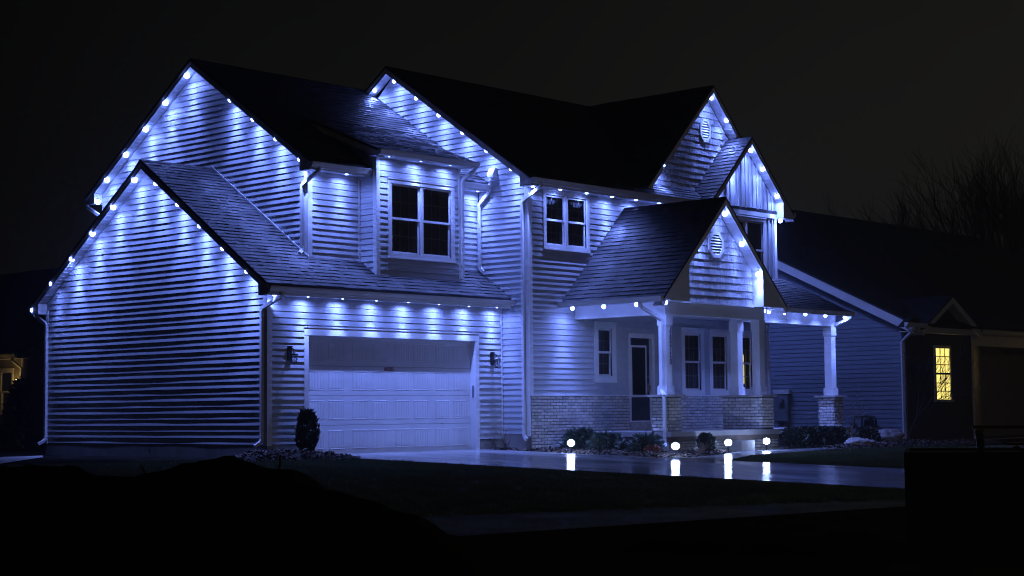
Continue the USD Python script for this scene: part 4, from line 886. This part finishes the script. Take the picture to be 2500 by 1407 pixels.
for k, (x, y) in enumerate(((13.35, -3.55), (13.95, -3.6), (14.55, -3.55), (15.15, -3.6))):
    t = thing('hedge_shrub', ['dark hedge shrub at the left end of the right porch hedge', 'second dark hedge shrub from the left before the right porch', 'third dark hedge shrub from the left before the right porch', 'dark hedge shrub at the right end behind the split rock'][k], 'shrub', (x, y, gz(x, y)+.02), 0, 'dark hedge before the right porch')
    obj('foliage', spray(0, 0, 0, 1100, .40, .46, .08, r, 'dome', .3, .6), 'yew', t)
t = thing('ornamental_grass', 'pale arching dry grass beside the thin sapling', 'grass clump', (15.6, -3.7, gz(0, -3.7)+.03)); obj('blade', twigs(40, .35, .38, r, .007, 4, 0), 'dry_grass', t)
t = thing('evergreen_shrub', 'leafy dark shrub between the sapling and the round boulder', 'shrub', (17.2, -3.3, gz(0, -3.3)+.02)); obj('foliage', spray(0, 0, 0, 900, .36, .40, .10, r, 'dome', .25, .5), 'yew', t); obj('stem', twigs(12, .4, .5, r, .008), 'dry_grass', t)
def tree(name, label, loc, h, r0, seed, levels=4, spread=.5, trunk_h=.35, m='bark', group=None, minr=.004, side=6, kids=(2, 4)):
    rr_ = np.random.default_rng(seed); t = thing(name, label, 'tree', loc, 0, group); tr_, cr_ = MB(), MB()
    def grow(p, d, L, rad, lv):
        n = 4 if lv < 2 else 3; pts = [p]; q = p.copy(); dd = d.copy()
        for _ in range(n): dd = dd+rr_.normal(0, .15, 3)+np.array([0, 0, .05]); dd /= np.linalg.norm(dd); q = q+dd*L/n; pts.append(q.copy())
        r1 = max(minr*.6, rad*(.62 if lv else .7)); (tr_ if lv == 0 else cr_).tube(pts, rad, r1, side if lv < 2 else (4 if lv < 3 else 3), cap=False)
        if lv >= levels: return
        for _ in range(rr_.integers(*kids) + (1 if lv < 2 else 0)):
            a = rr_.uniform(0, 6.283); sp = spread*rr_.uniform(.5, 1.2); u_ = np.cross(dd, [math.cos(a), math.sin(a), .1]); u_ /= np.linalg.norm(u_)
            nd = dd*math.cos(sp)+u_*math.sin(sp); i = rr_.integers(2, n+1) if lv else rr_.integers(n-1, n+1)
            grow(pts[i], nd, L*rr_.uniform(.62, .85), max(minr, r1*rr_.uniform(.6, .8)), lv+1)
        grow(pts[-1], dd, L*rr_.uniform(.7, .9), max(minr, r1*.85), lv+1)
    grow(np.array([0, 0, -.3]), np.array([0, 0, 1.0]), h*trunk_h, r0, 0)
    obj('trunk', tr_, m, t); obj('crown', cr_, m, t)
    return t
tree('young_tree', 'thin bare young tree in front of the neighbour side wall', (19.55, -2.95, gz(0, -2.9)), 2.6, .035, 3, 4, .55, .42, 'bark', None, .006)
tree('young_tree', 'thin bare sapling in front of the right porch pier', (15.25, -3.95, gz(0, -3.9)), 1.2, .018, 5, 3, .4, .5, 'twig', None, .004)
def boulder(loc, sz, seed, label, m='rock'):
    b = trimesh.creation.icosphere(3, 1.0); v = np.array(b.vertices); n = meshkit.fbm(v*1.6+seed*7.3, 4, seed)-.5
    v = v*(1+n[:, None]*.7); v = np.round(v*3.2+n[:, None]*.8)/3.2*.35+v*.65; v = v*np.array(sz); v[:, 2] = np.maximum(v[:, 2], -sz[2]*.4)
    t = thing('boulder', label, 'rock', loc); obj('stone', (v, np.array(b.faces)), m, t, smooth=35); return t
boulder((15.25, -4.25, gz(0, -4.2)+.10), (.50, .30, .17), 2, 'flat split pale rock in front of the dark hedge')
boulder((18.6, -3.0, gz(0, -3)+.12), (.62, .45, .30), 4, 'rounded boulder beside the gas meter')
t = thing('spruce', 'dark spruce silhouette at the far left beside the garage downspout', 'tree', (2.9, 13.6, -.27))
obj('trunk', MB().tube([(0, 0, -.1), (0, 0, 1.5)], .05, .01), 'bark', t); obj('foliage', spray(0, 0, .05, 3000, .85, 1.75, .16, r, 'cone', .22, .3), 'conifer', t)
t = thing('leafy_shrub', 'low shrub under the lit siding of the distant tan house', 'shrub', (3.35, 16.2, -.27)); obj('foliage', spray(0, 0, 0, 800, .6, .5, .12, r, 'dome', .3, .4), 'juniper', t)
# bare wood behind the neighbour
TP = [((52.2, 14.5), 9.6, 'leaning'), ((51.2, 12.6), 10.6, 'forked'), ((55.1, 14.3), 10.8, 'tall'), ((52.5, 11.2), 13.0, 'bushy'), ((56.6, 12.7), 12.4, 'broad'), ((53.2, 10.4), 10.4, 'straight'), ((59.2, 12.8), 11.5, 'wide'), ((55.8, 10.6), 11.0, 'ragged'), ((58.1, 11.1), 12.0, 'crowded')]
for k, ((x, y), h, w) in enumerate(TP):
    tree('bare_tree', f'{w} bare winter tree, {NTH[k] if k < 8 else ["ninth", "tenth", "eleventh"][k-8]} from the left in the wood behind the neighbour roof', (x, y, -.3), h*1.12, .22, 100+k, 5, .46, .34, 'bark', None, .010, 5, (2, 3))

# ================================================================ foreground: heaps of dug earth, sticks, container and its clutter
def ridge_heap(pts, width, label, seed):
    """earth heaped along a line: pts are (x, y, z top)"""
    P = np.array(pts, float); x0, y0 = P[:, :2].min(0)-width*1.6; x1, y1 = P[:, :2].max(0)+width*1.6; st = .11
    X, Y = np.meshgrid(np.arange(x0, x1, st), np.arange(y0, y1, st), indexing='ij'); Z = np.full(X.shape, -9.0)
    for a, b in zip(P[:-1], P[1:]):
        d = b[:2]-a[:2]; L2 = d@d; tt = np.clip(((X-a[0])*d[0]+(Y-a[1])*d[1])/L2, 0, 1); ds = np.hypot(X-a[0]-tt*d[0], Y-a[1]-tt*d[1]); top = a[2]+tt*(b[2]-a[2])
        base = np.vectorize(gz)(X, Y)-.25; Z = np.maximum(Z, base+(top-base)*np.exp(-(ds/width)**2*1.2))
    n = meshkit.fbm(np.stack([X*1.8, Y*1.8, X*0], -1), 5, seed)-.5
    Z = Z+n*.16*np.clip((Z-np.vectorize(gz)(X, Y)+.25)*3, 0, 1)-.02
    I = np.arange(X.size).reshape(X.shape); q = np.stack([I[:-1, :-1], I[1:, :-1], I[1:, 1:], I[:-1, 1:]], -1).reshape(-1, 4)
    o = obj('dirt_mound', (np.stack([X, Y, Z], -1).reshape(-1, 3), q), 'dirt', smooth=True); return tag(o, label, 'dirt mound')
def at(px, py, t):  # a point t metres ahead of the camera, used once to lay out the heaps
    d = right*(px-1250)/4102.964 + down*(py-703.5)/4102.964 + fw; return CAM + d*t
def crest(L, t): return [tuple(at(px, py, t)) for px, py in L]
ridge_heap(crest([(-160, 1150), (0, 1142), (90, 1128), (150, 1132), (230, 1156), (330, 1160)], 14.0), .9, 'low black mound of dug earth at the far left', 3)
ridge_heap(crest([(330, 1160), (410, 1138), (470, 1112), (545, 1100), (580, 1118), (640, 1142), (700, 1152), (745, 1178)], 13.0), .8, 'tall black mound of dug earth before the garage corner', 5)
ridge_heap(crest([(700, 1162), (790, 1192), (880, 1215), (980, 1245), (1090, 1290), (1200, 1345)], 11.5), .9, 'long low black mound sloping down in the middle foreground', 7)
def stick(a, b, rad, label):
    t = thing('stick', label, 'stick', tuple(a)); obj('wood', MB().tube([np.zeros(3), (b-a)*.5+np.array([.005, 0, .004]), b-a], rad, rad*.7, 5), 'bark', t)
stick(at(682, 1150, 13.0), at(684, 1112, 13.0), .012, 'thin upright stick on the mound below the garage corner')
stick(at(356, 1160, 13.2), at(344, 1136, 13.2), .012, 'short slanted stick between the two left mounds')
stick(at(364, 1104, 29), at(365, 1097, 29), .012, 'small pale marker stake in the lawn below the left siding')
cb = np.array(at(2207, 1105, 15.0)); cx = np.array([right[0], right[1], 0]); cx /= np.linalg.norm(cx); ca, sa = math.cos(-.237), math.sin(-.237); cx = np.array([cx[0]*ca-cx[1]*sa, cx[0]*sa+cx[1]*ca, 0]); rzc = math.degrees(math.atan2(cx[1], cx[0]))
ct = thing('waste_container', 'matte black open waste container at the lower right edge', 'container', (cb[0], cb[1], -.85), rzc)
zt = cb[2]+.85
obj('side_panel', MB().box(0, 3.2, 0, .04, 0, zt).box(0, .04, .04, 1.7, 0, zt-.002).box(3.16, 3.2, .04, 1.7, 0, zt).box(.04, 3.16, 1.66, 1.7, 0, zt), 'container_black', ct)
obj('lid', MB().box(.04, 3.16, .04, 1.66, zt-.06, zt-.03), 'container_black', ct)
obj('rib', MB().box(.5, .56, -.03, 0, .05, zt-.1).box(1.3, 1.36, -.03, 0, .05, zt-.1).box(2.1, 2.16, -.03, 0, .05, zt-.1), 'container_black', ct)
def on_box(u, v, h=0.0): return (cb[0]+cx[0]*u-cx[1]*v, cb[1]+cx[1]*u+cx[0]*v, cb[2]-.03+h)
tb = thing('caulk_tube', 'teal tube with a white cap standing on the black container', 'tube', on_box(.668, .25))
obj('tube_body', MB().tube([(.015, 0, .0), (-.012, 0, .19)], .034, .036, 14), 'teal_plastic', tb); obj('tube_cap', MB().tube([(-.012, 0, .19), (-.016, 0, .225)], .039, .039, 14), 'cap_plastic', tb)
pk = thing('plank', 'pale plank lying over the teal tube at the right edge', 'plank', on_box(.60, .22, .235), rzc); obj('board', MB().box(0, 1.4, -.05, .05, 0, .028), 'plank', pk)
pk = thing('plank', 'lower pale plank above the rubble at the right edge', 'plank', on_box(.90, .35, .085), rzc-4); obj('board', MB().box(0, 1.2, -.04, .04, 0, .018), 'plank', pk)
pp = thing('paper_scrap', 'gray diamond shaped scrap leaning beside the teal tube', 'scrap', on_box(.745, .22, .02), rzc); obj('sheet', MB().extr('y', [(0, 0), (.022, .027), (0, .054), (-.022, .027)], 0, .004), 'paper', pp)
for k in range(9):
    u, v, h = .90+r.uniform(0, .30), .3+r.uniform(-.05, .1), r.uniform(0, .05); s_ = r.uniform(.012, .03)
    b = trimesh.creation.icosphere(1, 1.0); vv = np.array(b.vertices)*(1+r.uniform(-.35, .35, (len(b.vertices), 1)))*s_
    t = thing('rubble_piece', 'small broken piece of rubble heaped at the right edge under the lower plank', 'rubble', on_box(u, v, h+.015), 0, 'rubble at the right edge'); obj('stone', (vv, np.array(b.faces)), 'clay' if k % 3 == 0 else 'paper', t)
hp = thing('hose_coil', 'short curl of green ribbon lying on the mulch by the conifer', 'ribbon', (.05, -1.1, -.17))
obj('ribbon', MB().tube([(.14, .12, .10), (.0, .06, .08), (-.04, .0, .03), (.02, -.05, .0), (.12, -.06, .0)], .010, .008, 5), 'green_tape', hp)

# ================================================================ grass
def blades(seed):
    q = np.random.default_rng(seed); mb = MB()
    for _ in range(22):
        c = np.array([q.normal(0, .05), q.normal(0, .05), 0]); a = q.uniform(0, 6.283); L = q.uniform(.03, .075); ln = q.uniform(.1, .6); w = .0035
        d = np.array([math.cos(a)*ln, math.sin(a)*ln, 1.0]); s_ = np.array([-math.sin(a), math.cos(a), 0])*w
        mb.fan([c-s_, c+s_, c+d*L*.6+s_*.7, c+d*L*np.array([1.25, 1.25, 1])]).fan([c-s_, c+d*L*.6+s_*.7, c+d*L*.6-s_*.7])
    return mb
gp = UsdGeom.PointInstancer.Define(stage, '/World/grass'); protos = []
for k in range(3):
    m_ = usdkit.mesh(stage, f'/World/grass/grass_tuft_{k+1:03d}', blades(k).arrays(), M['grass']); protos.append(m_.GetPath())
gp.CreatePrototypesRel().SetTargets(protos); pos, ind, ori, sca = [], [], [], []
def scatter(poly, n):
    g = Polygon(poly); x0, y0, x1, y1 = g.bounds; q = rng.uniform((x0, y0), (x1, y1), (int(n*3), 2)); ok = shapely.contains(g, shapely.points(q)); q = q[ok][:n]
    for a, b in q:
        pos.append((a, b, gz(a, b)-.004)); ind.append(int(rng.integers(3))); th = rng.uniform(0, 6.283); ori.append(Gf.Quath(math.cos(th/2), 0, 0, math.sin(th/2))); s_ = rng.uniform(.7, 1.3); sca.append((s_, s_, s_*rng.uniform(.7, 1.2)))
scatter([(-9, -12), (.76, -15), (.79, -1.75), (-1, -1.2), (-2.5, -.05), (-9, -.05)], 9000)
scatter([(6.15, -13), (6.15, -6.95), (6.75, -6.42), (8.6, -5.62), (11.4, -5.14), (13.6, -4.75), (18, -5.0), (18, -13)], 7000)
gp.CreatePositionsAttr(Vt.Vec3fArray.FromNumpy(np.array(pos, np.float32))); gp.CreateProtoIndicesAttr(Vt.IntArray(ind)); gp.CreateOrientationsAttr(Vt.QuathArray(ori)); gp.CreateScalesAttr(Vt.Vec3fArray.FromNumpy(np.array(sca, np.float32)))
tag(gp.GetPrim(), 'short dark wet grass of the lawns', kind='stuff')

# ================================================================ damp night air
HAZE = 0.0018
usdkit.material(stage, '/World/Looks/haze', {'v': ('principled_volume', {'color': (0.80, 0.85, 0.95), 'density': HAZE, 'anisotropy': 0.5})}, volume='v.volume')
M['haze'] = UsdShade.Material.Get(stage, '/World/Looks/haze')
tag(obj('haze', MB().box(-70, 110, -70, 110, -3.2, 17), 'haze'), 'thin damp haze in the night air around the houses', kind='stuff')
